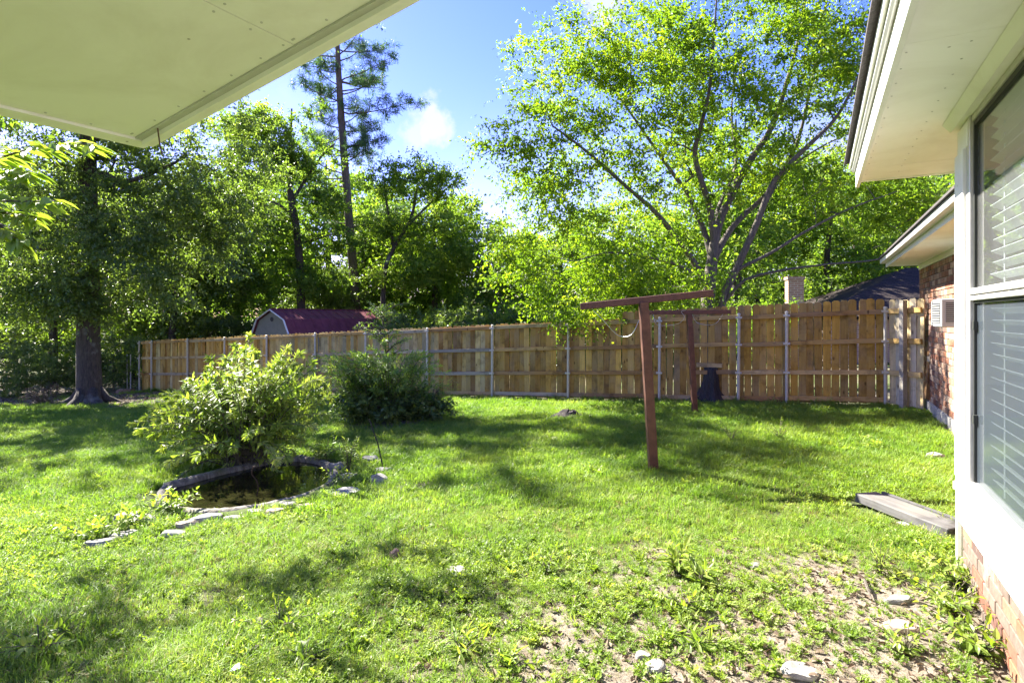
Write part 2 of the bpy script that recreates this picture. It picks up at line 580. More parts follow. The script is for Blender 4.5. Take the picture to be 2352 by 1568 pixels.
def leaf_arrays(P, D, Nn, L, W, fold=0.18):
    """simple two-triangle leaves; arrays of N"""
    D = unit(D); S = unit(np.cross(D, Nn)); U = np.cross(S, D)
    L = np.broadcast_to(L, (len(P),))[:, None]; W = np.broadcast_to(W, (len(P),))[:, None]
    V = np.stack([P, P + D * L * .48 - S * W * .5 + U * W * fold, P + D * L, P + D * L * .48 + S * W * .5 + U * W * fold], 1).reshape(-1, 3)
    b = np.arange(len(P))[:, None] * 4
    T = np.concatenate([b + np.array([[0, 2, 1]]), b + np.array([[0, 3, 2]])], 1).reshape(-1, 3)
    return V, T


def leaf6_arrays(P, D, Nn, L, W, fold=0.2, droop=0.15):
    """pointed leaves of eight triangles with a folded midrib"""
    D = unit(D); S = unit(np.cross(D, Nn)); U = np.cross(S, D)
    L = np.broadcast_to(L, (len(P),))[:, None]; W = np.broadcast_to(W, (len(P),))[:, None]
    def at(t, s, dr):
        return P + D * L * t + S * W * s + U * (np.abs(s) * W * fold * 2 - L * droop * t * t * dr)
    V = np.stack([P, at(.3, -.42, 1), at(.3, 0, 1), at(.3, .42, 1), at(.65, -.36, 1), at(.65, 0, 1), at(.65, .36, 1), at(1, 0, 1)], 1).reshape(-1, 3)
    b = np.arange(len(P))[:, None] * 8
    F = [(0, 2, 1), (0, 3, 2), (1, 2, 4), (2, 5, 4), (2, 3, 5), (3, 6, 5), (4, 5, 7), (5, 6, 7)]
    T = np.concatenate([b + np.array([f]) for f in F], 1).reshape(-1, 3)
    return V, T


# value noise on the ground plane
_grid = np.random.default_rng(3).random((64, 64))


def vnoise(x, y, f):
    x = np.asarray(x, float) * f + 17.3; y = np.asarray(y, float) * f + 5.1
    xi = np.floor(x).astype(int); yi = np.floor(y).astype(int)
    fx = x - xi; fy = y - yi
    fx = fx * fx * (3 - 2 * fx); fy = fy * fy * (3 - 2 * fy)
    g = lambda a, b: _grid[a % 64, b % 64]
    return (g(xi, yi) * (1 - fx) + g(xi + 1, yi) * fx) * (1 - fy) + (g(xi, yi + 1) * (1 - fx) + g(xi + 1, yi + 1) * fx) * fy


def fbm(x, y, f):
    return (vnoise(x, y, f) * .5 + vnoise(x, y, f * 2.1) * .3 + vnoise(x, y, f * 4.3) * .2)


# ------------------------------------------------------------------ the ground
FA = np.array([6.9, 10.6])                    # right end of the back fence
FD = np.array([-0.8915, 0.4532])              # its direction to the left


def base_z(x, y):
    s = (np.asarray(x, float) - FA[0]) * FD[0] + (np.asarray(y, float) - FA[1]) * FD[1]
    s = np.clip(s, -3, 27)
    return -0.047 * s


def G0(u, v, dz=0.0):
    k = (u - 1176.0) / FPX; m = (HOR - v) / FPX
    Y = 6.0
    for _ in range(40):
        Y = 0.5 * Y + 0.5 * (base_z(k * Y, Y) + dz - EYE) / m
    return np.array([k * Y, Y, float(base_z(k * Y, Y)) + dz])


def catmull(P, n=8, closed=True):
    P = np.asarray(P, float); k = len(P); out = []
    for i in range(k if closed else k - 1):
        if closed:
            p0, p1, p2, p3 = P[(i - 1) % k], P[i], P[(i + 1) % k], P[(i + 2) % k]
        else:
            p0, p1, p2, p3 = P[max(i - 1, 0)], P[i], P[i + 1], P[min(i + 2, k - 1)]
        for t in np.arange(n) / n:
            out.append(.5 * ((2 * p1) + (-p0 + p2) * t + (2 * p0 - 5 * p1 + 4 * p2 - p3) * t * t + (-p0 + 3 * p1 - 3 * p2 + p3) * t ** 3))
    if not closed:
        out.append(P[-1])
    return np.array(out)


RIM_PX = [(366, 1130), (380, 1110), (430, 1096), (505, 1076), (575, 1060), (640, 1047), (700, 1043), (748, 1048), (768, 1064), (762, 1084),
          (735, 1100), (690, 1117), (640, 1129), (585, 1141), (515, 1150), (450, 1153), (395, 1147)]
rim = np.array([G0(u, v, .09) for u, v in RIM_PX])
rim_c = catmull(rim, 6)
_c = rim_c[:, :2].mean(0)
RIM_OUT = _c + (rim_c[::3, :2] - _c) * (1 + .24 / np.linalg.norm(rim_c[::3, :2] - _c, axis=1, keepdims=True))
pond_z = float(base_z(rim[:, 0].mean(), rim[:, 1].mean()))
rim_c[:, 2] = pond_z + .09


def inside_poly(x, y, P):
    x = np.asarray(x, float); y = np.asarray(y, float)
    c = np.zeros(x.shape, bool)
    n = len(P); j = n - 1
    for i in range(n):
        xi, yi, xj, yj = P[i][0], P[i][1], P[j][0], P[j][1]
        t = ((yi > y) != (yj > y)) & (x < (xj - xi) * (y - yi) / (yj - yi + 1e-12) + xi)
        c ^= t; j = i
    return c


HC = np.array([2.83, 3.6])                    # corner of the window wall
HH = np.array([0.471, 0.882])                 # along the house, away from the camera
HN = np.array([-0.882, 0.471])                # out of the house, into the yard


def gz(x, y):
    x = np.asarray(x, float); y = np.asarray(y, float)
    z = base_z(x, y) + (fbm(x, y, .8) - .5) * .09 + (fbm(x + 40, y, 3.0) - .5) * .035
    ins = inside_poly(x, y, rim_c[::3])
    z = np.where(ins, np.minimum(z, pond_z - .35), z)
    # earth heaped under the dark bush
    z = z + .1 * np.exp(-((x - BUSH[0]) ** 2 + (y - BUSH[1]) ** 2) / .8)
    return z


BUSH = G0(895, 975)[:2]
CLEAR = []          # round spots kept free of grass: x, y, radius


def G(u, v, dz=0.0):
    k = (u - 1176.0) / FPX; m = (HOR - v) / FPX
    Y = G0(u, v)[1]
    for _ in range(30):
        Y = .6 * Y + .4 * (float(gz(k * Y, Y)) + dz - EYE) / m
    return np.array([k * Y, Y, float(gz(k * Y, Y)) + dz])


def bareness(x, y):
    """0 lush, 1 bare: worn soil in the near right and by the house, leaf litter under the oak"""
    x = np.asarray(x, float); y = np.asarray(y, float)
    n = fbm(x, y, 1.3)
    n2 = fbm(x + 9, y + 31, .6)
    dwall = (x - HC[0]) * HN[0] + (y - HC[1]) * HN[1]
    along = (x - HC[0]) * HH[0] + (y - HC[1]) * HH[1]
    b = np.clip(1.4 - np.hypot((x - 1.4) / 2.3, (y - 2.4) / 1.9), 0, 1) * 1.12
    b = np.maximum(b, np.clip(.75 - np.hypot((x - .1) / .6, (y - 3.95) / .28), 0, 1) * 1.2)
    b = np.maximum(b, np.clip(1.0 - np.hypot((x + .7) / 1.3, (y - 2.7) / .45), 0, 1) * 1.05)
    b = np.maximum(b, np.clip(.9 - np.hypot((x + 2.4) / .5, (y - 2.75) / .3), 0, 1) * 1.0)
    b = np.maximum(b, np.clip(1 - np.abs(dwall) / .55, 0, 1) * np.where(along < .3, .9, 0))
    b = np.maximum(b, np.clip(1 - np.abs(dwall + .86) / .5, 0, 1) * np.where(along >= .3, .9, 0))
    # the strip under the oak and along the wood edge
    edge = (y - 15.6) + (x + 11) * .16 + (n2 - .5) * 3
    b = np.maximum(b, np.where(x < -7.2, np.clip(edge * .8, 0, 1), 0))
    df = (x - FA[0]) * .4532 + (y - FA[1]) * .8915
    b = np.maximum(b, np.clip(1 + (df - .0) / .35, 0, 1) * .7)
    b = np.where(df > .1, .45, b)
    b = b + (n - .5) * 1.15 + (n2 - .5) * .3 + np.where(y < 6.5, .1, 0)
    b = np.maximum(b, np.clip(1.2 - np.hypot((x - BUSH[0]) / 1.3, (y - BUSH[1]) / 1.0), 0, 1) * 1.3)
    return np.clip(b, 0, 1)


def make_ground():
    def axis(a, b, step, far):
        c = list(np.arange(a, b + 1e-6, step)); s = step
        lo, hi = [], []
        p = a
        while p > -far:
            s *= 1.35; p -= s; lo.append(p)
        s = step; p = b
        while p < far:
            s *= 1.35; p += s; hi.append(p)
        return np.array(lo[::-1] + c + hi)
    xs = axis(-16, 10, .09, 700); ys = axis(1.0, 22, .09, 700)
    X, Y = np.meshgrid(xs, ys)
    Z = gz(X, Y) - .004
    V = np.stack([X, Y, Z], -1).reshape(-1, 3)
    nx, ny = len(xs), len(ys)
    i = np.arange(ny - 1)[:, None] * nx + np.arange(nx - 1)[None, :]
    Q = np.stack([i, i + 1, i + nx + 1, i + nx], -1).reshape(-1, 4)
    m, N, L, p = new_mat('lawn_soil')
    nt = m.node_tree
    at = N.new('ShaderNodeAttribute'); at.attribute_name = 'tint'
    pos = world_pos(nt)
    n1 = noise(nt, pos, 9, 8, .7)
    n2 = noise(nt, pos, 60, 6, .7)
    dirt = ramp(nt, n1, [(.3, (.105, .085, .062)), (.5, (.2, .17, .13)), (.75, (.31, .27, .215))])
    dirt = mixc(nt, 1.0, dirt, ramp(nt, n2, [(.3, (.55, .53, .5)), (.62, (1.15, 1.15, 1.15))]), 'MULTIPLY')
    green = ramp(nt, n2, [(.3, (.03, .045, .012)), (.7, (.085, .11, .03))])
    L.new(mixc(nt, at.outputs['Fac'], green, dirt), p.inputs['Base Color'])
    p.inputs['Roughness'].default_value = .95
    p.inputs['Specular IOR Level'].default_value = .1
    bump(nt, n2, .8, .02, p)
    b = bareness(X, Y).ravel()
    me = mk_mesh('ground', V, None, Q, (m,), tint=np.clip((b - .25) * 1.8, 0, 1), smooth=True)
    tag(link('ground', me), kind='structure')


make_ground()

# ------------------------------------------------------------------ scatter of grass and weeds
def scatter(name, sources, P, rot, scl, idx, tilt, label=None):
    coll = bpy.data.collections.new(name + '_sources')
    for i, me in enumerate(sources):
        o = bpy.data.objects.new('%s_source_%02d' % (name, i), me)
        coll.objects.link(o)
    me = mk_mesh(name, P)
    for nm, arr in (('spin', rot), ('size', scl), ('lean_x', tilt[:, 0]), ('lean_y', tilt[:, 1])):
        a = me.attributes.new(nm, 'FLOAT', 'POINT'); a.data.foreach_set('value', np.asarray(arr, dtype=np.float32))
    a = me.attributes.new('pick', 'INT', 'POINT'); a.data.foreach_set('value', np.asarray(idx, dtype=np.int32))
    o = link(name, me)
    ng = bpy.data.node_groups.new(name + '_nodes', 'GeometryNodeTree')
    ng.interface.new_socket('Geometry', in_out='INPUT', socket_type='NodeSocketGeometry')
    ng.interface.new_socket('Geometry', in_out='OUTPUT', socket_type='NodeSocketGeometry')
    n = ng.nodes; l = ng.links
    gi = n.new('NodeGroupInput'); go = n.new('NodeGroupOutput')
    m2p = n.new('GeometryNodeMeshToPoints')
    iop = n.new('GeometryNodeInstanceOnPoints')
    ci = n.new('GeometryNodeCollectionInfo')
    ci.inputs['Collection'].default_value = coll
    ci.inputs['Separate Children'].default_value = True
    ci.inputs['Reset Children'].default_value = True
    def attr(nm, t='FLOAT'):
        q = n.new('GeometryNodeInputNamedAttribute'); q.data_type = t; q.inputs['Name'].default_value = nm
        return q.outputs['Attribute']
    cb = n.new('ShaderNodeCombineXYZ')
    l.new(attr('lean_x'), cb.inputs[0]); l.new(attr('lean_y'), cb.inputs[1]); l.new(attr('spin'), cb.inputs[2])
    l.new(gi.outputs[0], m2p.inputs['Mesh'])
    l.new(m2p.outputs[0], iop.inputs['Points'])
    l.new(ci.outputs[0], iop.inputs['Instance'])
    iop.inputs['Pick Instance'].default_value = True
    l.new(attr('pick', 'INT'), iop.inputs['Instance Index'])
    l.new(cb.outputs[0], iop.inputs['Rotation'])
    l.new(attr('size'), iop.inputs['Scale'])
    l.new(iop.outputs[0], go.inputs[0])
    md = o.modifiers.new('scatter', 'NODES'); md.node_group = ng
    tag(o, label, kind='stuff')
    return o


def grass_tuft(name, n, spread, h, w, rng, mat, bend=.55):
    V, T = [], []
    c = 0
    for i in range(n):
        a = rng.uniform(0, 6.283); r = spread * math.sqrt(rng.random())
        p = np.array([math.cos(a) * r, math.sin(a) * r, -.008])
        hh = h * rng.uniform(.5, 1.15); ww = w * rng.uniform(.7, 1.2)
        da = a + rng.normal(0, .9)
        d = np.array([math.cos(da), math.sin(da), 0]); s = np.array([-d[1], d[0], 0])
        b = bend * rng.uniform(.3, 1.5)
        m1 = p + np.array([0, 0, hh * .5]) + d * hh * b * .22
        tip = p + np.array([0, 0, hh * (1 - .35 * b)]) + d * hh * b
        V += [p - s * ww / 2, p + s * ww / 2, m1 - s * ww * .42, m1 + s * ww * .42, tip]
        T += [(c, c + 1, c + 3), (c, c + 3, c + 2), (c + 2, c + 3, c + 4)]
        c += 5
    return mk_mesh(name, np.array(V), T, None, (mat,))


def weed_tuft(name, n, h, leaf, rng, mat, upright=.5):
    """small leafy weeds: stems that carry opposite oval leaves"""
    P, D, Nn, L, W = [], [], [], [], []
    for i in range(n):
        a = rng.uniform(0, 6.283)
        d = np.array([math.cos(a), math.sin(a), upright * rng.uniform(.4, 2)]); d /= np.linalg.norm(d)
        ln = h * rng.uniform(.5, 1.2)
        for t in np.linspace(.25, 1, 4):
            for sgn in (-1, 1):
                q = d * ln * t
                side = np.array([-d[1], d[0], 0.1]) * sgn
                P.append(q); D.append(side + d * .6 + rng.normal(0, .2, 3)); Nn.append(np.array([0, 0, 1]) + rng.normal(0, .3, 3))
                l = leaf * rng.uniform(.7, 1.2) * (1.1 - .4 * t); L.append(l); W.append(l * .6)
    V, T = leaf_arrays(np.array(P), np.array(D), np.array(Nn), np.array(L), np.array(W))
    return mk_mesh(name, V, T, None, (mat,))


def lawn():
    rng = np.random.default_rng(11)
    src = []
    for i in range(5):
        src.append(grass_tuft('grass_tuft', 16, .05, .05 + .011 * i, .0042, rng, M['grass'], .5 + .12 * i))
    for i in range(2):
        src.append(grass_tuft('tall_grass_tuft', 18, .035, .13 + .04 * i, .0045, rng, M['grass'], .6))
    src.append(grass_tuft('dry_grass_tuft', 12, .06, .07, .004, rng, M['dry_grass'], .9))
    nw = len(src)
    for i in range(5):
        src.append(weed_tuft('weed_tuft', 6 + i, .055 + .012 * i, .024 + .004 * i, rng, M['weed'], .35 + .15 * i))
    # coarse tufts for the far lawn
    nf = len(src)
    for i in range(3):
        src.append(grass_tuft('far_grass_tuft', 26, .12, .085 + .015 * i, .008, rng, M['grass'], .55))
    pts = []
    def region(n, y0, y1, density_pick):
        n = int(n * 1.3)
        y = np.sqrt(rng.random(n) * (y1 ** 2 - y0 ** 2) + y0 ** 2)
        k = rng.uniform(-1.5, 1.0, n)
        x = k * y
        return x, y
    X, Y, I, S = [], [], [], []
    def put(x, y, idx, s):
        X.append(x); Y.append(y); I.append(idx); S.append(s)
    def keep(x, y, amount):
        b = bareness(x, y)
        df = (x - FA[0]) * .4532 + (y - FA[1]) * .8915
        dwall = (x - HC[0]) * HN[0] + (y - HC[1]) * HN[1]
        along = (x - HC[0]) * HH[0] + (y - HC[1]) * HH[1]
        ok = (df < -.02) | (x < -13.4)
        ok &= np.where(along < 0, dwall > .02, dwall > -.85)
        ok &= ~inside_poly(x, y, RIM_OUT)
        for (cx, cy, cr) in CLEAR:
            ok &= (x - cx) ** 2 + (y - cy) ** 2 > cr * cr
        return ok & (rng.random(len(x)) < np.clip(1.12 - b * amount, 0.02, 1))
    # near
    x, y = region(34000, 2.1, 6.2, 0); k = keep(x, y, 1.15); x, y = x[k], y[k]
    put(x, y, np.where(rng.random(len(x)) < .2, 7, rng.integers(0, 5, len(x))), rng.uniform(.6, 1.15, len(x)) * (1.05 - .5 * bareness(x, y)) * (.45 + 1.1 * fbm(x + 7, y, 1.8)))
    x, y = region(26000, 2.1, 6.5, 0); k = keep(x, y, .95); x, y = x[k], y[k]
    w = fbm(x + 3, y - 8, .9)
    k = rng.random(len(x)) < np.clip((w - .42) * 4, .08, 1); x, y = x[k], y[k]
    put(x, y, rng.integers(nw, nf, len(x)), rng.uniform(.4, .8, len(x)))
    # tiny creeping weeds and dry bits over the bare soil
    x, y = region(30000, 2.1, 6.2, 0); k = keep(x, y, .68); x, y = x[k], y[k]
    k = rng.random(len(x)) < .35 + .65 * np.clip(bareness(x, y) * 2, 0, 1); x, y = x[k], y[k]
    put(x, y, np.where(rng.random(len(x)) < .35, 7, rng.integers(nw, nf, len(x))), rng.uniform(.2, .42, len(x)))
    # middle
    x, y = region(42000, 6, 12, 0); k = keep(x, y, 1.1); x, y = x[k], y[k]
    put(x, y, rng.integers(0, 5, len(x)), rng.uniform(.7, 1.25, len(x)) * (.55 + .9 * fbm(x, y, 1.1)))
    x, y = region(3500, 6, 12, 0); k = keep(x, y, 1.0); x, y = x[k], y[k]
    put(x, y, rng.integers(nw, nf, len(x)), rng.uniform(.6, 1.1, len(x)))
    x, y = region(14000, 5.5, 12, 0); k = keep(x, y, 1.1); x, y = x[k], y[k]
    put(x, y, rng.integers(nf, nf + 3, len(x)), rng.uniform(.6, 1.1, len(x)))
    # far
    x, y = region(34000, 12, 20.5, 0); k = keep(x, y, 1.15); x, y = x[k], y[k]
    put(x, y, rng.integers(nf, nf + 3, len(x)), rng.uniform(.7, 1.2, len(x)))
    # tall clumps
    x, y = region(900, 2.3, 12, 0); k = keep(x, y, 1.0); x, y = x[k], y[k]
    put(x, y, rng.integers(5, 7, len(x)), rng.uniform(.5, 1.0, len(x)))
    # unmown fringe at the foot of the fence
    t = rng.uniform(0, 22.5, 900); d = rng.exponential(.1, 900) + .05
    x = FA[0] + FD[0] * t - .4532 * d; y = FA[1] + FD[1] * t - .8915 * d
    put(x, y, rng.integers(0, nf, 900), rng.uniform(.7, 1.5, 900))
    x = np.concatenate(X); y = np.concatenate(Y); idx = np.concatenate(I); s = np.concatenate(S)
    P = np.stack([x, y, gz(x, y)], -1)
    scatter('grass', src, P, rng.uniform(0, 6.283, len(x)), s, idx, rng.normal(0, .16, (len(x), 2)), 'bright green grass and small leafy weeds of the yard')




def litter():
    rng = np.random.default_rng(5)
    X, Y = [], []
    x = rng.uniform(-4, 4, 30000); y = rng.uniform(2.1, 6.5, 30000)
    k = rng.random(len(x)) < np.clip(bareness(x, y) - .36, 0, 1) * .9
    X.append(x[k]); Y.append(y[k])
    x = rng.uniform(-18, -6, 14000); y = rng.uniform(13.5, 21, 14000)
    k = rng.random(len(x)) < np.clip(bareness(x, y) - .2, 0, 1) * .8
    X.append(x[k]); Y.append(y[k])
    a = rng.uniform(0, 8.5, 1200); d = -.86 + rng.exponential(.25, 1200)
    X.append(HC[0] + HH[0] * a + HN[0] * d); Y.append(HC[1] + HH[1] * a + HN[1] * d)
    x = np.concatenate(X); y = np.concatenate(Y)
    dwall = (x - HC[0]) * HN[0] + (y - HC[1]) * HN[1]
    along = (x - HC[0]) * HH[0] + (y - HC[1]) * HH[1]
    k = np.where(along < 0, dwall > .03, dwall > -.84); x, y = x[k], y[k]
    P = np.stack([x, y, gz(x, y) + rng.uniform(.002, .02, len(x))], -1)
    a = rng.uniform(0, 6.283, len(x))
    D = np.stack([np.cos(a), np.sin(a), rng.normal(0, .2, len(x))], -1)
    Nn = np.stack([rng.normal(0, .4, len(x)), rng.normal(0, .4, len(x)), np.ones(len(x))], -1)
    L = rng.uniform(.02, .062, len(x)) * np.where(y > 10, 1.8, 1)
    V, T = leaf6_arrays(P, D, Nn, L, L * rng.uniform(.3, .6, len(x)), .35, .25)
    me = mk_mesh('fallen_leaves', V, T, None, (M['dead_leaf'],), tint=np.repeat(rng.random(len(x)), 8))
    tag(link('fallen_leaves', me), 'dry brown leaves fallen on the bare soil', kind='stuff')



# ------------------------------------------------------------------ house
def new_house():
    z0 = EYE
    h = thing('house', 'brick house with white trimmed window, white eaves and patio roof along the right', 'house', (HC[0], HC[1], 0), math.atan2(HH[1], HH[0]))
    rng = random.Random(4)
    # --- brick courses
    tones = [(.26, .1, .05), (.3, .13, .065), (.21, .08, .045), (.32, .165, .1), (.16, .07, .05), (.28, .15, .1), (.24, .095, .055), (.34, .22, .15), (.13, .075, .06)]
    def brick_mesh(l, hh, dep, k):
        r = random.Random(k)
        b = MB().box(0, l, -dep, r.uniform(-.002, .002), 0, hh)
        return b.mesh('brick', (M['brick'],), bevel=.004)
    BL, BHh = .235, .07
    variants = [brick_mesh(BL, BHh, .05, i) for i in range(4)]
    halves = [brick_mesh(BL / 2 - .005, BHh, .05, i) for i in range(2)]
    # lower wall under the near window
    w = MB().box(-3.4, -.02, -.2, -.012, -.3, .41).obj('brick_wall', M['mortar'], h)
    for r in range(6):
        z = -.04 + r * .08
        a = -3.2 - (.12 if r % 2 else 0)
        while a < -.03:
            l = min(BL, -.005 - a)
            if l > .2:
                me = variants[rng.randrange(4)]
            else:
                me = brick_mesh(l, BHh, .05, 9)
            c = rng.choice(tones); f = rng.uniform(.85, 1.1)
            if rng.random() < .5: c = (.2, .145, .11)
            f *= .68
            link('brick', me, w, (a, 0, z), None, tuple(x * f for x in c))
            a += BL + .011
    MB().box(-3.4, -.015, -.2, .03, -.4, -.05).obj('foundation', M['concrete'], h)
    # end of the window wall, hidden round the corner
    MB().box(-.02, -.002, -3.2, -.02, -.3, z0 + 1.2).obj('end_wall', M['white'], h)
    # --- far brick wall
    fw = MB().box(0, 8.5, -1.2, -.876, -.4, z0 + .93).obj('far_brick_wall', M['mortar'], h)
    cells = []
    rows = 25
    for r in range(rows):
        z = .215 + r * .092
        a = 8.5 - (BL / 2 if r % 2 else 0)
        first = True
        if r % 2:
            cells.append((8.5 - BL / 2 + .005, z, True))
        while a - BL > .05:
            cells.append((a - BL, z, False))
            a -= BL + .012
    # the window that the cooler sits in
    hole = lambda a, z: 4.1 < a + .1 < 5.05 and z0 - .3 < z < z0 + .75
    cells = [c for c in cells if not hole(c[0], c[1])]
    vis = [c for c in cells if c[0] > 5.0]
    vis.sort(key=lambda c: c[0])
    single = vis[:300]
    rest = vis[300:] + [c for c in cells if c[0] <= 5.0]
    big = [brick_mesh(BL, .08, .05, 20 + i) for i in range(4)]
    bigh = [brick_mesh(BL / 2 - .005, .08, .05, 30 + i) for i in range(2)]
    for a, z, half in single:
        c = rng.choice(tones); f = rng.uniform(.85, 1.15)
        if rng.random() < .34: c = rng.choice([(.36, .24, .165), (.32, .19, .12), (.4, .29, .21)])
        link('brick', (bigh if half else big)[rng.randrange(2)], fw, (a, -.863, z), None, tuple(x * f for x in c))
    mb = MB()
    for a, z, half in rest:
        l = BL / 2 - .005 if half else BL
        mb.box(a, a + l, -.913, -.863 + rng.uniform(-.002, .002), z, z + .08)
    o = mb.obj('brick_courses', M['brick'], fw, color=(.26, .12, .07)); o['kind'] = 'stuff'
    MB().box(0, 8.53, -1.2, -.845, -.5, .2).obj('far_foundation', M['concrete'], h)
    # far window
    wf = MB()
    for (a0, a1, za, zb) in ((4.12, 4.17, -.25, .75), (4.98, 5.03, -.25, .75), (4.17, 4.98, .7, .75), (4.17, 4.98, -.25, -.19)):
        wf.box(a0, a1, -.9, -.85, z0 + za, z0 + zb)
    fwin = wf.obj('far_window', M['alu'], h)
    MB().box(4.17, 4.98, -.88, -.872, z0 - .19, z0 + .7).obj('pane', M['glass'], fwin)
    # --- far eave
    zs = z0 + .95
    MB().box(1.56, 8.56, -3.0, -.37, zs, zs + .02).obj('far_soffit', M['soffit'], h)
    MB().box(1.56, 8.58, -.368, -.343, zs - .012, zs + .13).obj('far_fascia', M['white'], h)
    MB().box(1.56, 8.62, -.341, -.25, zs + .06, zs + .135).obj('far_gutter', M['gutter'], h)
    MB().prism([(1.56, -.22, zs + .14), (1.56, -.22, zs + .165), (1.56, -3.2, zs + 1.2), (1.56, -3.2, zs + 1.0)], (7.1, 0, 0)).obj('far_roof', M['shingle'], h)
    MB().box(1.56, 8.5, -.875, -.85, zs - .09, zs - .002).obj('far_frieze', M['white'], h)
    # --- near window wall: board, post, head
    zb0, zb1 = z0 - 1.262, z0 - 1.0
    MB().box(-3.4, .012, -.01, .035, zb0, zb1).obj('apron_board', M['white'], h, bevel=.004)
    MB().box(-.215, .012, -.01, .04, zb1 + .002, z0 + 1.0).obj('corner_board', M['white'], h, bevel=.003)
    MB().box(-.27, -.005, -.01, .028, z0 + 1.002, z0 + 1.15).obj('corner_board', M['white'], h, bevel=.003)
    MB().box(-3.4, .03, -.01, .055, z0 + 1.17, z0 + 1.3).obj('frieze_board', M['soffit'], h, bevel=.004)
    MB().prism([(-3.4, .057, z0 + 1.218), (-3.4, .1, z0 + 1.218), (-3.4, .057, z0 + 1.165)], (3.43, 0, 0)).obj('crown_moulding', M['soffit'], h)
    win = MB()
    aL, aR = -2.9, -.217
    for (a0, a1, za, zb, d0, d1) in ((-.3, -.217, -1.0, 1.168, -.05, .022), (aL, -.302, -1.0, -.962, -.06, .03), (aL, -.302, 1.13, 1.168, -.05, .012),
                                     (aL, -.302, .09, .118, -.045, .022), (aL, -.302, .122, .158, -.05, .03)):
        win.box(a0, a1, d0, d1, z0 + za, z0 + zb)
    wn_ = win.obj('window', M['alu'], h, bevel=.003)
    seal = MB()
    seal.box(-.325, -.302, -.03, .004, z0 + .16, z0 + 1.128).box(aL, -.327, -.03, .004, z0 + 1.1, z0 + 1.128)
    seal.box(-.318, -.302, -.03, .004, z0 - .96, z0 + .088).box(aL, -.32, -.03, .004, z0 + .075, z0 + .088)
    seal.obj('seal', M['bronze'], wn_)
    MB().box(aL, -.327, -.016, -.01, z0 + .16, z0 + 1.099).obj('pane', M['glass'], wn_)
    MB().box(aL, -.32, -.016, -.01, z0 - .96, z0 + .074).obj('screen', M['screen'], wn_)
    for zc in (z0 - .62, z0 - .08):
        MB().box(-.345, -.32, -.008, .012, zc, zc + .05).obj('latch', M['bronze'], wn_)
    slat = MB().prism([(0, -.026, -.012), (0, -.026, -.0095), (0, 0, .002), (0, .026, .0105), (0, .026, .008), (0, 0, 0)], (2.28, 0, 0)).mesh('slat', (M['slat'],))
    for i in range(33):
        z = z0 - .9 + i * .062
        if abs(z - (z0 + .12)) < .03: continue
        link('slat', slat, wn_, (-2.8, -.058, z), (math.radians(rng.uniform(-3, 3) + 8), 0, rng.uniform(-.003, .003)))
    MB().tube([(-.66, -.058, z0 - .95), (-.66, -.058, z0 + 1.12)], .004, 5).obj('ladder_cord', M['slat'], wn_)
    MB().tube([(-1.0, -.058, z0 - .95), (-1.0, -.058, z0 + 1.12)], .004, 5).obj('ladder_cord', M['slat'], wn_)
    # the room behind: walls, floor and ceiling
    rm = MB()
    rm.box(-.06, -.03, -3.2, -.02, 0, z0 + 1.155).box(-3.4, -.03, -3.3, -3.2, 0, z0 + 1.2).box(-3.5, -3.4, -3.2, -.02, 0, z0 + 1.2).box(-3.4, -.03, -3.2, -.22, -.05, 0).box(-3.4, -.03, -3.2, -.02, z0 + 1.16, z0 + 1.2)
    rm.obj('room', M['inside'], h)
    # --- near eave
    zs = z0 + 1.222
    for (a0, a1, dz) in ((-3.6, -1.4, 0), (-1.396, 1.04, .0006), (1.044, 1.53, 0)):
        MB().box(a0, a1, -2.6, .47, zs + dz, zs + .02).obj('soffit_panel', M['soffit'], h)
    nails = MB()
    for a in np.arange(-1.3, 1.5, .2):
        for d in (.44, .2):
            nails.tube([(a, d, zs - .002), (a, d, zs + .002)], .005, 6)
    nb = nails.obj('nail_heads', M['gutter'], h); nb['kind'] = 'stuff'
    MB().box(-3.6, 1.55, .472, .5, zs - .06, zs + .16).obj('fascia', M['white'], h, bevel=.002)
    MB().box(1.532, 1.555, -2.6, .47, zs - .012, zs + .1).obj('end_fascia', M['soffit'], h)
    MB().box(-3.6, 1.6, .502, .53, zs + .09, zs + .16).obj('gutter', M['gutter'], h, bevel=.012)
    MB().box(-3.6, 1.62, .532, .55, zs + .13, zs + .175).obj('drip_edge', M['white'], h)
    MB().prism([(-3.6, .59, zs + .178), (-3.6, .59, zs + .2), (-3.6, -3.2, zs + 1.4), (-3.6, -3.2, zs + 1.2)], (5.25, 0, 0)).obj('roof', M['shingle'], h)
    # --- patio roof on the left
    def P3(u, v, k):   # a point on the picture ray at relative depth k
        return pix_dir(u, v) * k + np.array([0, 0, EYE])
    c0 = P3(325, 338, 3.3)
    ex = np.array([.882, -.471, .183]) / np.linalg.norm([.882, -.471, .183])
    # the left edge: house direction, back past the camera
    ey = np.array([-.471, -.882, -.02]); ey /= np.linalg.norm(ey)
    up = np.cross(ey, ex); up = up if up[2] > 0 else -up
    inv = h.matrix_basis.copy()
    from mathutils import Matrix
    rz = math.atan2(HH[1], HH[0])
    mat = (Matrix.Translation((HC[0], HC[1], 0)) @ Matrix.Rotation(rz, 4, 'Z')).inverted()
    def H(p):
        q = mat @ Vector(p); return (q.x, q.y, q.z)
    def slab(name, x0, x1, y0, y1, z0_, z1_, m, parent):
        pts = []
        for zz in (z0_, z1_):
            for (xx, yy) in ((x0, y0), (x1, y0), (x1, y1), (x0, y1)):
                pts.append(H(c0 + ex * xx + ey * yy + up * zz))
        mb = MB().add(pts, None, [(0, 3, 2, 1), (4, 5, 6, 7), (0, 1, 5, 4), (1, 2, 6, 5), (2, 3, 7, 6), (3, 0, 4, 7)])
        return mb.obj(name, m, parent)
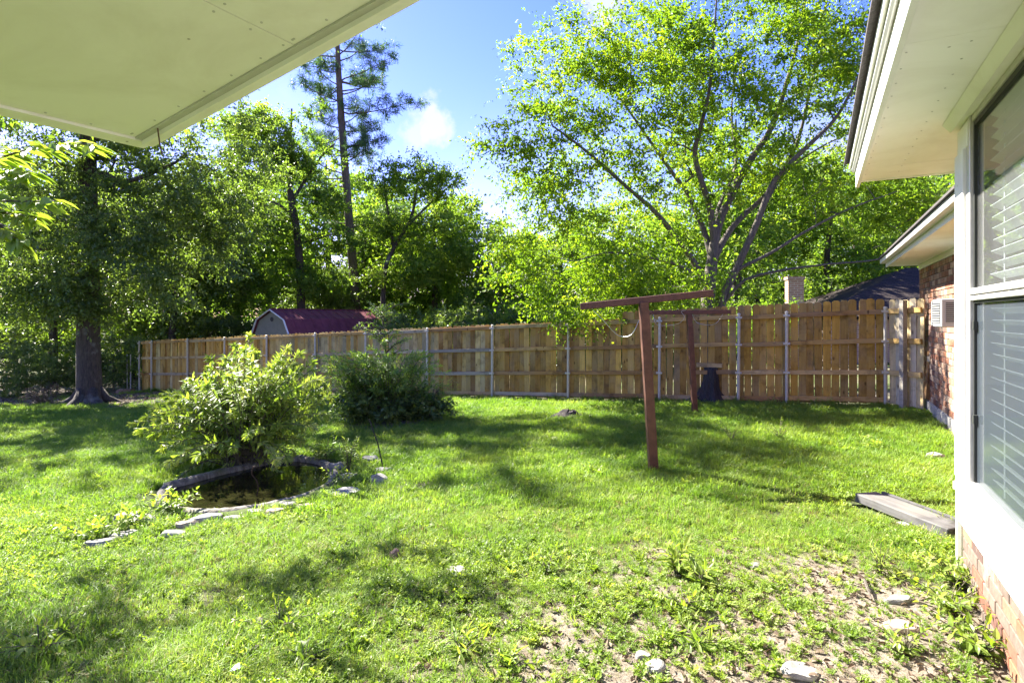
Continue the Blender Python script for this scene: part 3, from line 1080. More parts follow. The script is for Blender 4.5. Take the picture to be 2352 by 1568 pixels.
    pr = slab('patio_roof', -.02, 3.4, -.02, 4.2, .06, .16, M['shingle'], h)
    slab('ceiling_panel', .06, 1.35, .066, 1.0, .022, .05, M['soffit'], pr)
    slab('ceiling_panel', 1.355, 3.38, .066, 1.0, .0225, .05, M['soffit'], pr)
    slab('ceiling_panel', .06, 3.38, 1.006, 4.2, .0215, .05, M['soffit'], pr)
    nails = MB()
    for (x0, y0, x1, y1, n) in ((.1, .1, 3.3, .1, 16), (.1, .97, 3.3, .97, 16), (.1, 1.04, 3.3, 1.04, 16), (.09, .1, .09, 3.5, 18), (1.32, .1, 1.32, .95, 6), (1.39, .1, 1.39, .95, 6)):
        for f in np.linspace(0, 1, n):
            p = c0 + ex * (x0 + (x1 - x0) * f) + ey * (y0 + (y1 - y0) * f)
            nails.tube([H(p + up * .019), H(p + up * .0225)], .006, 6)
    nb = nails.obj('nail_heads', M['gutter'], pr); nb['kind'] = 'stuff'
    slab('edge_board', .058, 3.38, -.03, .028, -.012, .15, M['soffit'], pr)
    slab('edge_board', -.03, .056, -.03, 4.2, .008, .15, M['soffit'], pr)
    hk = c0 + ex * .25 + ey * .05 + up * .02
    MB().tube([H(hk + up * .0), H(hk - up * .1), H(hk - up * .16 + ex * .01)], .004, 5).obj('wire_hook', M['rust'], pr)
    slab('shadow_line_strip', .06, 3.38, .026, .064, .012, .052, M['gutter'], pr)  # darker paint puts in the shadow line along the ceiling edge
    return h


house = new_house()


def cooler():
    # window air conditioner on the far brick wall; local axes follow the house
    z = EYE - .14
    org = HC + HH * 4.36 + HN * -.555
    t = thing('air_conditioner', 'white window air conditioner with grille sides in the brick wall', 'air conditioner', (org[0], org[1], z), math.atan2(HH[1], HH[0]))
    b = MB().box(.0, .6, -.34, 0, 0, .36)
    b.obj('case', M['plastic'], t, bevel=.012)
    # near side grille
    MB().box(-.002, .0005, -.3, -.05, .06, .31).obj('side_shade_backing', M['darkgrille'], t)  # dark sheet flush with the case, coloured for the shade between slats
    for i in range(10):
        zz = .068 + i * .0243
        MB().box(-.009, -.0025, -.3, -.05, zz, zz + .009).obj('slat', M['plastic'], t)
    # front louvre
    MB().box(.05, .55, .0005, .003, .05, .31).obj('front_shade_backing', M['darkgrille'], t)  # flat dark backing painted as the shaded depth of the louvre
    for i in range(8):
        zz = .062 + i * .031
        MB().box(.05, .55, .0035, .009, zz, zz + .007).obj('slat', M['gutter'], t)
    MB().box(.56, .598, .001, .012, .02, .34).obj('side_trim', M['plastic'], t)


cooler()

# ------------------------------------------------------------------ fences
def plank_mesh(k, w=.137, hgt=1.8, th=.016):
    r = random.Random(k)
    e = .03
    w = w * r.uniform(.975, 1.01)
    poly = [(-w / 2, 0, 0), (w / 2, 0, 0), (w / 2, 0, hgt - e), (w / 2 - e, 0, hgt), (-w / 2 + e, 0, hgt), (-w / 2, 0, hgt - e)]
    return MB().prism(poly, (0, th, 0)).mesh('plank', (M['plank'],), bevel=.002)


PLANKS = [plank_mesh(i) for i in range(6)]
TALLER = [plank_mesh(40 + i, hgt=1.95) for i in range(4)]
golden = [(.48, .31, .1), (.54, .36, .125), (.4, .25, .08), (.56, .39, .16), (.34, .2, .07)]
greyed = [(.44, .38, .25), (.52, .44, .28), (.34, .31, .22), (.55, .44, .24), (.48, .37, .18)]
brownd = [(.38, .24, .08), (.44, .28, .09), (.29, .175, .06), (.48, .3, .085), (.4, .27, .11)]
POST_T = [0.0, 1.64, 2.53, 4.13, 6.24, 8.26, 10.23, 12.33, 14.25, 16.3, 18.3, 20.2, 22.25, 22.97]


def back_fence():
    rng = random.Random(12)
    ang = math.atan2(-FD[1], -FD[0])       # local x runs to the right along the fence
    t = thing('wooden_fence', 'long weathered board fence with grey steel posts across the back of the yard', 'fence', (FA[0], FA[1], 0), ang)
    def zt(s):
        p = FA + FD * s
        return float(base_z(p[0], p[1]))
    s = .07; i = 0
    while s < 22.97:
        j = max(k for k in range(len(POST_T)) if POST_T[k] <= s)
        if j <= 4: pal = brownd if j < 3 else brownd + golden
        elif j <= 5: pal = greyed + golden + brownd
        elif j <= 8: pal = greyed + greyed + golden[:2]
        else: pal = golden + golden + greyed[:2]
        c = rng.choice(pal); f = rng.uniform(.72, 1.18)
        tall = s < 5.0
        me = rng.choice(TALLER if tall else PLANKS)
        z = zt(s) + rng.uniform(-.012, .012) + .03
        link('plank', me, t, (-s, .01 + rng.uniform(0, .006), z), (rng.uniform(-.012, .012), rng.uniform(-.011, .011), rng.uniform(-.02, .02)), (c[0] * f * .9, c[1] * f * .88, c[2] * f * .6))
        s += .1375 + (rng.choice([.001, .002, .003, .009, .012]) if s < 6.5 else rng.choice([0, .001, .002, .003]))
        i += 1
    for a, b in zip(POST_T[:-1], POST_T[1:]):
        for zz in (.1, .62, 1.19, 1.745):
            if a > 19 and zz < .3: continue
            L = b - a
            if L < .3: continue
            drop = zt(b) - zt(a)
            jj = rng.uniform(-.02, .02)
            zz = zz + rng.uniform(-.012, .012)
            left_end = 0.0
            if abs(a - 2.53) < .01 and zz < .7 and zz > .5:
                # this rail stops short at the stump
                L = L * .55; drop *= .55
            mb = MB()
            p0 = np.array([-.03, -.022, 0]); p1 = np.array([-L + .03, -.022, drop + jj * .4])
            mb.bar(p0, p1, .038, .085)
            c = rng.choice(golden if a < 6 else greyed + golden); f = rng.uniform(.72, .95)
            link('rail', mb.mesh('rail', (M['rail'],), bevel=.003), t, (-a, 0, zt(a) + zz), None, tuple(x * f for x in c))
    post = MB().tube([(0, 0, -.1), (0, 0, 1.8)], .03, 12)
    post = post.mesh('post', (M['galv'],), smooth=False)
    cap = MB().tube([(0, 0, 1.79), (0, 0, 1.815), (0, 0, 1.83)], [.034, .033, .012], 12).mesh('post_cap', (M['galv'],))
    for a in POST_T:
        o = link('post', post, t, (-a, -.072, zt(a)), (rng.uniform(-.006, .006), rng.uniform(-.008, .008), 0))
        link('post_cap', cap, o)
        for zz in (.62, 1.19, 1.74):
            bk = MB().box(-.06, .06, -.046, -.005, zz - .02, zz + .02)
            link('bracket', bk.mesh('bracket', (M['galv'],)), o)
    return t


back_fence()


def side_fence():
    rng = random.Random(3)
    A = np.array([6.9, 10.52]); B = np.array([7.02, 9.83])
    d = (B - A); L = np.linalg.norm(d); d /= L
    t = thing('side_fence', 'short sunlit board fence between the back corner post and the brick wall', 'fence', (A[0], A[1], 0), math.atan2(d[1], d[0]))
    me = [plank_mesh(60 + i, hgt=1.9) for i in range(3)]
    for i in range(5):
        link('plank', rng.choice(me), t, (.07 + i * .14, .035, .05 + rng.uniform(-.02, .02)), (0, rng.uniform(-.015, .015), 0), tuple(x * 1.25 for x in rng.choice(greyed)))
    for zz in (.62, 1.2, 1.74):
        link('rail', MB().bar((0, 0, 0), (L, 0, .02), .04, .09).mesh('rail', (M['rail'],), bevel=.003), t, (0, 0, zz), None, rng.choice(golden))
    link('post', MB().box(.36, .45, -.12, -.03, -.1, 1.93).mesh('post', (M['rail'],), bevel=.004), t, None, None, (.36, .33, .27))
    # boards nailed and leaning at the wall end
    b = thing('leaning_board', 'narrow brown board leaning against the side fence by the brick wall', 'board', (7.0, 9.7, 0), 0)
    MB().bar((.02, -.02, .25), (.22, .12, 1.55), .05, .1, (1, 0, 0)).obj('board', M['rail'], b, color=(.3, .17, .07))
    MB().bar((.0, -.06, .93), (.18, -.05, .95), .05, .09).obj('cleat', M['rail'], b, color=(.42, .37, .28))
    return t


side_fence()


def two_poles():
    for (u, lab) in ((393, 'thin grey metal pole nearer the end of the board fence'), (402, 'thin grey metal pole touching the shade close to the fence end')):
        pass
    for i, (u, lab) in enumerate(((300, 'thin grey metal pole nearest the left end of the board fence'), (292, 'thin dark metal pole farther left of the fence end'))):
        y = 21.2 + i * .4
        x = (u - 1176) / FPX * y
        p = MB().tube([(0, 0, -.1), (0, 0, 1.35)], .018, 8).obj('metal_pole', M['galv'], None, (x, y, float(gz(x, y))))
        tag(p, lab, 'pole', 'metal poles at the wood edge')


two_poles()

# ------------------------------------------------------------------ clothesline, stump, boards
def clothesline():
    def tpost(base, top_px, ends_px, w, label, yoff):
        x, y, z = base
        t = thing('clothesline_post', label, 'clothesline post', (x, y, z), 0, 'rusty clothesline posts')
        def at(u, v, yy):
            return np.array([(u - 1176) / FPX * yy - x, yy - y, EYE + (HOR - v) / FPX * yy - z])
        top = at(*top_px, y - .0)
        MB().bar(np.array([0, 0, -.1]), top, w, w, (0, 1, 0)).obj('post', M['rust'], t, bevel=.006)
        a = at(*ends_px[0], y + yoff); b = at(*ends_px[1], y - yoff)
        MB().bar(a, b, w * .8, w * .8).obj('crossbar', M['rust'], t, bevel=.006)
        for f in (.06, .35, .65, .94):
            q = a + (b - a) * f
            MB().tube([q + np.array([0, 0, .03]), q + np.array([0, -.0, .06]), q + np.array([.015, 0, .075]), q + np.array([.03, 0, .06])], .004, 5).obj('hook', M['rust'], t)
        return t, a, b
    b1 = G(1502, 1080)
    t1, a1, e1 = tpost(b1, (1478, 693), ((1333, 704), (1638, 673)), .1, 'taller rusty steel clothesline post standing nearer in the middle of the lawn', .14)
    b2 = G(1597, 948)
    t2, a2, e2 = tpost(b2, (1583, 722), ((1492, 718), (1678, 716)), .095, 'rusty steel clothesline post farther back near the fence stump', .05)
    def wire(pts, lab):
        o = MB().tube(catmull(np.array(pts), 6, False), .0035, 5).obj('clothesline_wire', M['wire'])
        tag(o, lab, 'wire')
    def w(u, v, y):
        return (pix_dir(u, v) * y) + np.array([0, 0, EYE])
    y2 = b2[1] - .06
    wire([w(1500, 722, y2), w(1508, 745, y2 - .05), w(1535, 747, y2), w(1560, 742, y2), w(1572, 728, y2), w(1565, 716, y2), w(1575, 712, y2)], 'loose grey wire looped under the farther clothesline crossbar')
    wire([w(1590, 722, y2), w(1600, 740, y2), w(1625, 746, y2 - .1), w(1645, 742, y2), w(1660, 722, y2), w(1672, 712, y2)], 'loose grey wire hanging at the right end of the farther crossbar')
    y1 = b1[1] - .06
    wire([w(1362, 712, y1), w(1385, 735, y1), w(1420, 770, y1 + .1), w(1450, 768, y1), w(1468, 735, y1)], 'thin slack wire hanging below the nearer clothesline crossbar')


clothesline()


def stump():
    b = G(1636, 921)
    p = b.copy()
    t = thing('tree_stump', 'black burnt tree stump standing against the back fence', 'stump', tuple(p))
    n = 30; rings = []
    rng = random.Random(2)
    prof = [(-.05, .42), (.02, .36), (.08, .29), (.16, .24), (.27, .2), (.42, .175), (.58, .155), (.72, .145)]
    lob = [.1 * math.sin(j * .95) + .08 * math.sin(j * 2.1 + 1) + rng.uniform(-.09, .09) for j in range(n)]
    V, Q = [], []
    for zi, r in prof:
        k = max(0, 1 - zi / .4)
        for j in range(n):
            a = j * 6.283 / n
            rr = r * (1 + lob[j] * (.7 + 1.6 * k) + rng.uniform(-.035, .035))
            V.append((rr * math.cos(a), rr * math.sin(a), zi))
    for i in range(len(prof) - 1):
        for j in range(n):
            Q.append((i * n + j, i * n + (j + 1) % n, (i + 1) * n + (j + 1) % n, (i + 1) * n + j))
    T = []
    V.append((0, 0, .7))
    for j in range(n): T.append((len(V) - 1, (len(prof) - 1) * n + j, (len(prof) - 1) * n + (j + 1) % n))
    link('bark', mk_mesh('bark', V, T, Q, (M['char_bark'],), smooth=True), t)
    bd = MB().box(-.26, .26, -.06, .06, 0, .085).obj('wooden_board', M['rail'], None, (p[0] - .06, p[1] - .02, p[2] + .715), (0, 0, math.atan2(-FD[1], -FD[0])), .004, color=(.4, .3, .14))
    tag(bd, 'short tan board lying on top of the black stump', 'board')


stump()


def ground_plank():
    A = G(1975, 1158); B = G(2178, 1228)
    d = B - A; L = np.linalg.norm(d)
    t = thing('wooden_plank', 'thick grey weathered plank lying on the grass beside the house wall', 'plank', tuple((A + B) / 2 + np.array([.05, .02, .055])), math.atan2(d[1], d[0]))
    for f in np.linspace(0, 1, 9):
        CLEAR.append((*(A + d * f)[:2], .16))
    mb = MB().box(-L / 2, L / 2 + .05, -.1, .13, -.05, .03)
    mb.obj('plank', M['grey_board'], t, bevel=.008, color=(.11, .108, .105))
    mb = MB().box(-L / 2 + .05, L / 2 + .05, .132, .165, -.05, .045)
    mb.obj('raised_edge', M['grey_board'], t, bevel=.006, color=(.085, .083, .082))
    MB().box(L / 2 - .35, L / 2 - .1, -.16, .2, -.11, -.052).obj('bearer', M['grey_board'], t, color=(.3, .3, .3))


ground_plank()

# ------------------------------------------------------------------ pond and stones
def pond():
    c = rim_c.mean(0)
    t = thing('garden_pond', 'small oval concrete garden pond with dark water beside the sunlit shrub', 'pond', (c[0], c[1], pond_z))
    P = rim_c - np.array([c[0], c[1], pond_z])
    k = len(P)
    rng = np.random.default_rng(8)
    ctr = np.array([0, 0])
    out = unit(P[:, :2])
    D = np.roll(P, -1, 0) - np.roll(P, 1, 0)
    nrm = unit(np.stack([D[:, 1], -D[:, 0]], -1))
    nrm *= np.sign((nrm * P[:, :2]).sum(1))[:, None]
    prof = [(.075, -.3), (.07, -.05), (.06, -.015), (.04, .01), (.012, .022), (-.018, .02), (-.045, .004), (-.062, -.03), (-.066, -.12), (-.07, -.4)]
    V = []
    wob = np.convolve(np.tile(rng.normal(0, 1, k), 3), np.ones(5) / 5, 'same')[k:2 * k] * .018
    for (o, z) in prof:
        jit = rng.normal(0, .004, k)
        V.append(np.stack([P[:, 0] + nrm[:, 0] * (o + wob + jit), P[:, 1] + nrm[:, 1] * (o + wob + jit), np.full(k, z + .02) + wob * .6 + jit], -1))
    V = np.vstack(V); Q = []
    for i in range(len(prof) - 1):
        for j in range(k):
            Q.append((i * k + j, i * k + (j + 1) % k, (i + 1) * k + (j + 1) % k, (i + 1) * k + j))
    link('rim', mk_mesh('rim', V, None, Q, (M['pondrim'],), smooth=True), t)
    W = np.vstack([np.column_stack([P[:, :2] - nrm * .055, np.full(k, -.02)]), [[0, 0, -.02]]])
    T = [(k, j, (j + 1) % k) for j in range(k)]
    link('water', mk_mesh('water', W, T, None, (M['water'],)), t)
    # curled straw standing in the water
    s = MB().tube(catmull(np.array([(.15, -.35, -.1), (.17, -.33, .1), (.1, -.33, .22), (.12, -.33, .3), (.15, -.33, .29)]), 5, False), .006, 5)
    o = s.obj('dry_stalk', M['dead_leaf'], None, (c[0], c[1], pond_z)); tag(o, 'pale curled stalk standing in the pond water', 'stalk')


pond()


def stone_mesh(sx, sy, sz, k, flat=.5):
    import bmesh
    r = np.random.default_rng(k)
    bm = bmesh.new()
    bmesh.ops.create_icosphere(bm, subdivisions=3, radius=1)
    dirs = unit(r.normal(0, 1, (9, 3)))
    off = r.uniform(.62, .95, 9)
    for v in bm.verts:
        p = np.array(v.co)
        for d, o in zip(dirs, off):
            e = p @ d - o
            if e > 0: p = p - d * e * .92
        p *= 1 + .05 * math.sin(p[0] * 5 + k) * math.sin(p[1] * 6 + 2 * k)
        p[2] = min(p[2], flat + .08 * math.sin(p[0] * 4 + k))
        v.co = (p[0] * sx, p[1] * sy, p[2] * sz)
    me = bpy.data.meshes.new('stone')
    bm.to_mesh(me); bm.free()
    return me


def stones():
    L = [
        # u, v, half width px, depth factor, height, material, label
        (470, 1178, 40, .55, .11, 'stone', 'large pale slanted stone leaning on the front of the pond rim'),
        (540, 1174, 28, .5, .05, 'stone', 'thin white flat stone just right of the slanted pond stone'),
        (585, 1160, 22, .7, .05, 'stone', 'small grey stone tucked under the front pond rim'),
        (632, 1160, 24, .6, .07, 'stone_tan', 'smooth tan stone in front of the pond rim'),
        (660, 1142, 22, .6, .05, 'stone', 'low pale stone pressed against the pond front beside the tan one'),
        (705, 1146, 24, .55, .05, 'stone_tan', 'reddish tan stone half sunk in grass right of the pond front'),
        (792, 1135, 38, .9, .06, 'stone', 'broad flat slab between the pond and the round boulder'),
        (868, 1108, 24, .9, .13, 'stone', 'chunky round white boulder at the right of the pond stones'),
        (800, 1098, 22, .8, .08, 'stone', 'grey rough stone near the right end of the pond'),
        (876, 1082, 26, .6, .05, 'stone', 'flat grey stone behind the round white boulder'),
        (852, 1058, 22, .8, .09, 'stone', 'grey stone at the far right of the pond near the leaning stake'),
        (772, 1072, 18, .8, .08, 'stone', 'small stone on the right tip of the pond rim'),
        (430, 1207, 30, .55, .06, 'stone_tan', 'flat tan stone below the slanted pond stone'),
        (395, 1225, 34, .45, .04, 'stone', 'thin dirty stone sunk in grass lowest of the pond row'),
        (332, 1200, 34, .7, .1, 'stone', 'pale boulder left of the pond among leafy weeds'),
        (290, 1198, 26, .7, .12, 'stone', 'grey upright rock among the weeds left of the pond'),
        (285, 1230, 30, .6, .05, 'stone', 'bright flat rock in front of the weedy grey rock'),
        (235, 1247, 40, .5, .05, 'stone', 'wide white slab lowest at the left of the pond stones'),
        (1046, 1316, 22, 1.4, .05, 'stone', 'bright white stone lying alone in the middle of the grass'),
        (2147, 1053, 26, .7, .1, 'stone', 'grey rounded rock on the grass near the house corner'),
        (2062, 1378, 36, .45, .03, 'stone', 'pale flat paving stone nearer the plank at the right'),
        (2072, 1440, 48, .5, .03, 'stone_tan', 'largest flat buff stone in the bare soil by the house'),
        (1838, 1545, 44, .7, .04, 'stone', 'white stone at the bottom edge in dry leaves'),
        (1505, 1535, 26, .8, .04, 'stone', 'small white stone at the bottom edge in bare soil'),
        (1735, 1300, 14, .7, .03, 'stone', 'tiny white pebble in the grass below the plank'),
        (908, 1284, 14, 1.0, .1, 'brown_stone', 'rough brown broken stone standing up in the grass'),
        (1476, 1508, 20, .8, .03, 'stone', 'flat pale chip in the leaf litter at the bottom'),
        (287, 903, 24, .8, .25, 'brown_stone', 'brown mossy rock between the oak and the fence end'),
    ]
    for i, (u, v, hw, df, hh, mt, lab) in enumerate(L):
        if 440 < u < 720 and v < 1185: v += 15; hh *= .6
        p = G(u, v)
        sx = hw / FPX * p[1]
        me = stone_mesh(sx, sx * df, hh * 1.3, i + 1)
        me.materials.append(M[mt])
        CLEAR.append((p[0], p[1] - sx * .1, sx * .95))
        CLEAR.append((p[0], p[1] - sx * .6, sx * .6))
        for f in me.polygons: f.use_smooth = False
        o = link('stone', me, None, (p[0], p[1], p[2] + hh * .0), (random.uniform(-.12, .12), random.uniform(-.12, .12), random.uniform(-.3, .5)))
        tag(o, lab, 'stone', 'stones lying about the yard')
    # mole hill
    p = G(1306, 957)
    V = []; n = 16
    r = np.random.default_rng(4)
    rings = [(0.0, .13), (.12, .12), (.2, .07), (.3, .02), (.36, -.03)]
    for rr, z in rings:
        for j in range(n):
            a = j * 6.283 / n; w = rr * r.uniform(.8, 1.2)
            V.append((w * math.cos(a), w * math.sin(a), z * r.uniform(.7, 1.2)))
    Q = [(i * n + j, (i + 1) * n + j, (i + 1) * n + (j + 1) % n, i * n + (j + 1) % n) for i in range(len(rings) - 1) for j in range(n)]
    o = link('dirt_mound', mk_mesh('dirt_mound', V, None, Q, (M['soil'],)), None, tuple(p))
    tag(o, 'small dark dirt mound in the lawn before the fence', 'dirt mound')
    # stake
    a = G(884, 1074); 
    b = pix_dir(848, 962) * a[1] + np.array([0, 0, EYE])
    o = MB().tube([a - b * 0 + np.array([0, 0, -.1]), (a + b) / 2 + np.array([.01, 0, 0]), b], .008, 6).obj('metal_stake', M['char_bark'])
    tag(o, 'thin dark stake leaning left beside the pond stones', 'stake')
    # litter scrap
    p = G(542, 1536, .015)
    V = [(-.03, -.02, 0), (.01, -.03, .015), (.035, 0, .004), (.02, .03, .02), (-.02, .025, .006), (0, 0, .025)]
    o = link('plastic_scrap', mk_mesh('plastic_scrap', V, [(5, i, (i + 1) % 5) for i in range(5)], None, (M['litter'],)), None, tuple(p))
    tag(o, 'crumpled pale blue plastic scrap in the near grass', 'litter')
    # sticks
    for (u0, v0, u1, v1, r_, lab) in ((590, 1420, 612, 1440, .012, 'grey broken stick in weeds at the lower left'), (1985, 1330, 2002, 1375, .008, 'brown twig in the soil near the flat paving stone'),
                                      (560, 1505, 610, 1480, .01, 'pale bark strip lying by the plastic scrap'), (1560, 1385, 1600, 1392, .006, 'thin twig on the bare soil in front of the tall weeds')):
        A, B = G(u0, v0, .02), G(u1, v1, .025)
        o = MB().tube([A, (A + B) / 2 + np.array([.0, .01, .012]), B], [r_, r_ * 1.1, r_ * .6], 6).obj('stick', M['grey_bark'])
        tag(o, lab, 'stick', 'sticks on the ground')
    # grey pipe at the house corner
    q = HC + HH * .16 + HN * -.02
    o = MB().tube([(0, 0, -.1), (0, 0, .52), (0, 0, .525), (0, 0, .57)], [.03, .03, .045, .045], 10).obj('drain_pipe', M['galv'], None, (q[0], q[1], 0))
    tag(o, 'short grey capped pipe just behind the white window corner', 'pipe')


stones()

# ------------------------------------------------------------------ shed and neighbour's house
def shed():
    c = np.array([(668 - 1176) / FPX * 24.0, 24.0])
    z0 = EYE - 2.65
    d = np.array([.5, .866]); ang = math.atan2(d[1], d[0])     # along the ridge
    t = thing('storage_shed', 'grey storage shed with red metal barn roof behind the fence', 'shed', (c[0], c[1], z0), ang)
    # local: x along ridge, y away; near wall y=0; width 2.6
    W, Lg = 2.4, 6.7
    zb, zk, zr = 1.9, 2.5, 2.93          # eave, knuckle, ridge
    prof = [(0, zb), (.32, zk), (W / 2, zr), (W - .32, zk), (W, zb)]
    MB().prism([(0, .05, 0), (0, W - .05, 0), (0, W - .05, zb), (0, W - .34, zk - .04), (0, W / 2, zr - .05), (0, .34, zk - .04), (0, .05, zb)], (Lg - .1, 0, 0)).obj('wall', M['shed_wall'], t)
    for i in range(4):
        (y0, za), (y1, zc) = prof[i], prof[i + 1]
        nseg = 14
        for k in range(nseg):
            x0 = -.1 + k * (Lg + .1) / nseg; x1 = x0 + (Lg + .1) / nseg - .012
            p = [(x0, y0, za), (x0, y1, zc), (x0, y1, zc + .03), (x0, y0, za + .03)]
            MB().prism(p, (x1 - x0, 0, 0)).obj('roof_panel', M['red_metal'], t)
            if i < 2:
                MB().prism([(x1 - .01, y0, za + .03), (x1 - .01, y1, zc + .03), (x1 - .01, y1, zc + .055), (x1 - .01, y0, za + .055)], (.035, 0, 0)).obj('seam', M['red_metal'], t)
    MB().bar((-.1, W / 2, zr + .04), (Lg, W / 2, zr + .04), .12, .03).obj('ridge_cap', M['red_metal'], t)
    tr = MB()
    for i in range(4):
        (y0, za), (y1, zc) = prof[i], prof[i + 1]
        tr.bar((-.12, y0, za), (-.12, y1, zc), .035, .06, (1, 0, 0))
    tr.obj('gable_trim', M['white'], t)
    n = 12
    MB().prism([(-.02, W / 2 + .1 * math.cos(i * 6.283 / n), 2.52 + .1 * math.sin(i * 6.283 / n)) for i in range(n)], (.03, 0, 0)).obj('vent', M['darkgrille'], t)


shed()


def neighbour():
    Y = 20.0
    t = thing('neighbour_house', 'neighbouring house with dark shingle hip roof and brick chimney behind the right fence', 'house', (10.9, Y, -.2), math.radians(-10))
    z = EYE + .2
    wall = MB().box(0, 12, 0, 8, 0, z + .05).obj('wall', M['farbrick'], t)
    ev = .35
    zt = z + .0; zr = zt + 1.95
    V = [(-ev, -ev, zt), (12 + ev, -ev, zt), (12 + ev, 8 + ev, zt), (-ev, 8 + ev, zt), (4.4, 4, zr), (7.6, 4, zr),
         (-ev, -ev, zt - .12), (12 + ev, -ev, zt - .12), (12 + ev, 8 + ev, zt - .12), (-ev, 8 + ev, zt - .12)]
    T = [(3, 0, 4), (1, 2, 5)]; Q = [(0, 1, 5, 4), (2, 3, 4, 5), (6, 7, 1, 0), (7, 8, 2, 1), (8, 9, 3, 2), (9, 6, 0, 3), (9, 8, 7, 6)]
    me = mk_mesh('roof', V, T, Q, (shingle_far,))
    link('roof', me, t)
    ch = MB().box(-1.35, -.85, -.6, -.2, 0, EYE + 1.45).obj('chimney', M['farbrick'], t)
    MB().box(-1.38, -.82, -.63, -.17, EYE + 1.452, EYE + 1.56).obj('cap', M['farbrick'], ch)


def shingle_tex():
    m, N, L, p = new_mat('shingle_courses')
    nt = m.node_tree; p.inputs['Specular IOR Level'].default_value = .08
    b = N.new('ShaderNodeTexBrick')
    b.inputs['Scale'].default_value = 1.0
    b.inputs['Color1'].default_value = (.034, .027, .024, 1); b.inputs['Color2'].default_value = (.06, .047, .042, 1)
    b.inputs['Mortar'].default_value = (.014, .012, .012, 1)
    b.inputs['Brick Width'].default_value = .3; b.inputs['Row Height'].default_value = .09; b.inputs['Mortar Size'].default_value = .012
    L.new(mapping(nt, 'Object'), b.inputs['Vector'])
    n = noise(nt, mapping(nt, 'Object'), 30, 5, .7)
    L.new(mixc(nt, 1.0, b.outputs['Color'], ramp(nt, n, [(.3, (.7, .7, .7)), (.7, (1.3, 1.3, 1.3))]), 'MULTIPLY'), p.inputs['Base Color'])
    p.inputs['Roughness'].default_value = .9
    return m


shingle_far = shingle_tex()
neighbour()

# ------------------------------------------------------------------ trees
def grow(trunk, trunk_r, limbs, clusters, rng, tip=.008, pipe=2.3, bendz=.0, step=.6):
    """a branching skeleton: trunk and limbs are given polylines, every cluster is joined to the nearest wood"""
    pos, par, fixed = [], [], {}
    def chain(pts, parent, rads=None):
        for i, p in enumerate(pts):
            pos.append(np.array(p, float)); par.append(parent); parent = len(pos) - 1
            if rads is not None: fixed[parent] = rads[i]
        return parent
    tr = catmull(np.array(trunk, float), 5, False)
    rr = np.interp(np.linspace(0, 1, len(tr)), np.linspace(0, 1, len(trunk_r)), trunk_r)
    chain(tr, -1, rr)
    for limb in limbs:
        pts = catmull(np.array(limb['pts'], float), 4, False)
        A = np.array(pos)
        j = int(np.argmin(((A - pts[0]) ** 2).sum(1)))
        n = len(pts)
        rads = np.linspace(limb['r0'], limb['r1'], n)
        chain(pts[1:], j, rads[1:])
    base = np.array(trunk[0], float)
    order = np.argsort(((clusters - tr[-1]) ** 2).sum(1)) if len(clusters) else []
    for ci in order:
        c = clusters[ci]
        A = np.array(pos)
        dv = c - A
        d = np.sqrt((dv ** 2).sum(1))
        pen = d + np.maximum(0, A[:, 2] - c[2] + .25 * d) * .9
        pen[A[:, 2] < base[2] + .25 * (tr[-1][2] - base[2])] += 3 if len(tr) > 3 else 0
        j = int(np.argmin(pen))
        dist = d[j]
        if dist < .05: continue
        n = max(2, int(dist / step) + 1)
        p0 = A[j]
        pd = A[j] - A[par[j]] if par[j] >= 0 else np.array([0, 0, 1.0])
        pd = pd / (np.linalg.norm(pd) + 1e-6)
        mid = p0 + (c - p0) * .5 + pd * dist * .16 + rng.normal(0, .05, 3) * dist + np.array([0, 0, bendz * dist])
        ts = np.linspace(0, 1, n + 1)[1:]
        pts = [(1 - t) ** 2 * p0 + 2 * t * (1 - t) * mid + t * t * c for t in ts]
        chain(pts, j)
    N = len(pos)
    rad = np.zeros(N); kids = [[] for _ in range(N)]
    for i in range(N):
        if par[i] >= 0: kids[par[i]].append(i)
    acc = np.zeros(N)
    for i in range(N - 1, -1, -1):
        rad[i] = max(tip, acc[i] ** (1 / pipe)) if acc[i] > 0 else tip
        if i in fixed: rad[i] = fixed[i]
        if par[i] >= 0: acc[par[i]] += rad[i] ** pipe
    for i in range(N):
        if par[i] >= 0 and i not in fixed: rad[i] = min(rad[i], rad[par[i]] * .85)
    mb = MB()
    done = [False] * N
    for i in range(N):
        if par[i] >= 0 and done[i]: continue
        starts = [i] if par[i] < 0 or not done[i] else []
        for s in starts:
            path = ([par[s]] if par[s] >= 0 else []) + [s]
            done[s] = True
            cur = s
            while kids[cur]:
                nx = [k for k in kids[cur] if not done[k]]
                if not nx: break
                cur = max(nx, key=lambda k: (k in fixed, rad[k]))
                done[cur] = True; path.append(cur)
            P = np.array([pos[k] for k in path]); r = np.array([rad[k] for k in path])
            if par[s] >= 0: r[0] = r[1]
            ns = 12 if r.max() > .12 else 7 if r.max() > .04 else 4
            if len(P) > 1: mb.tube(P, r, ns, cap=False)
    return mb


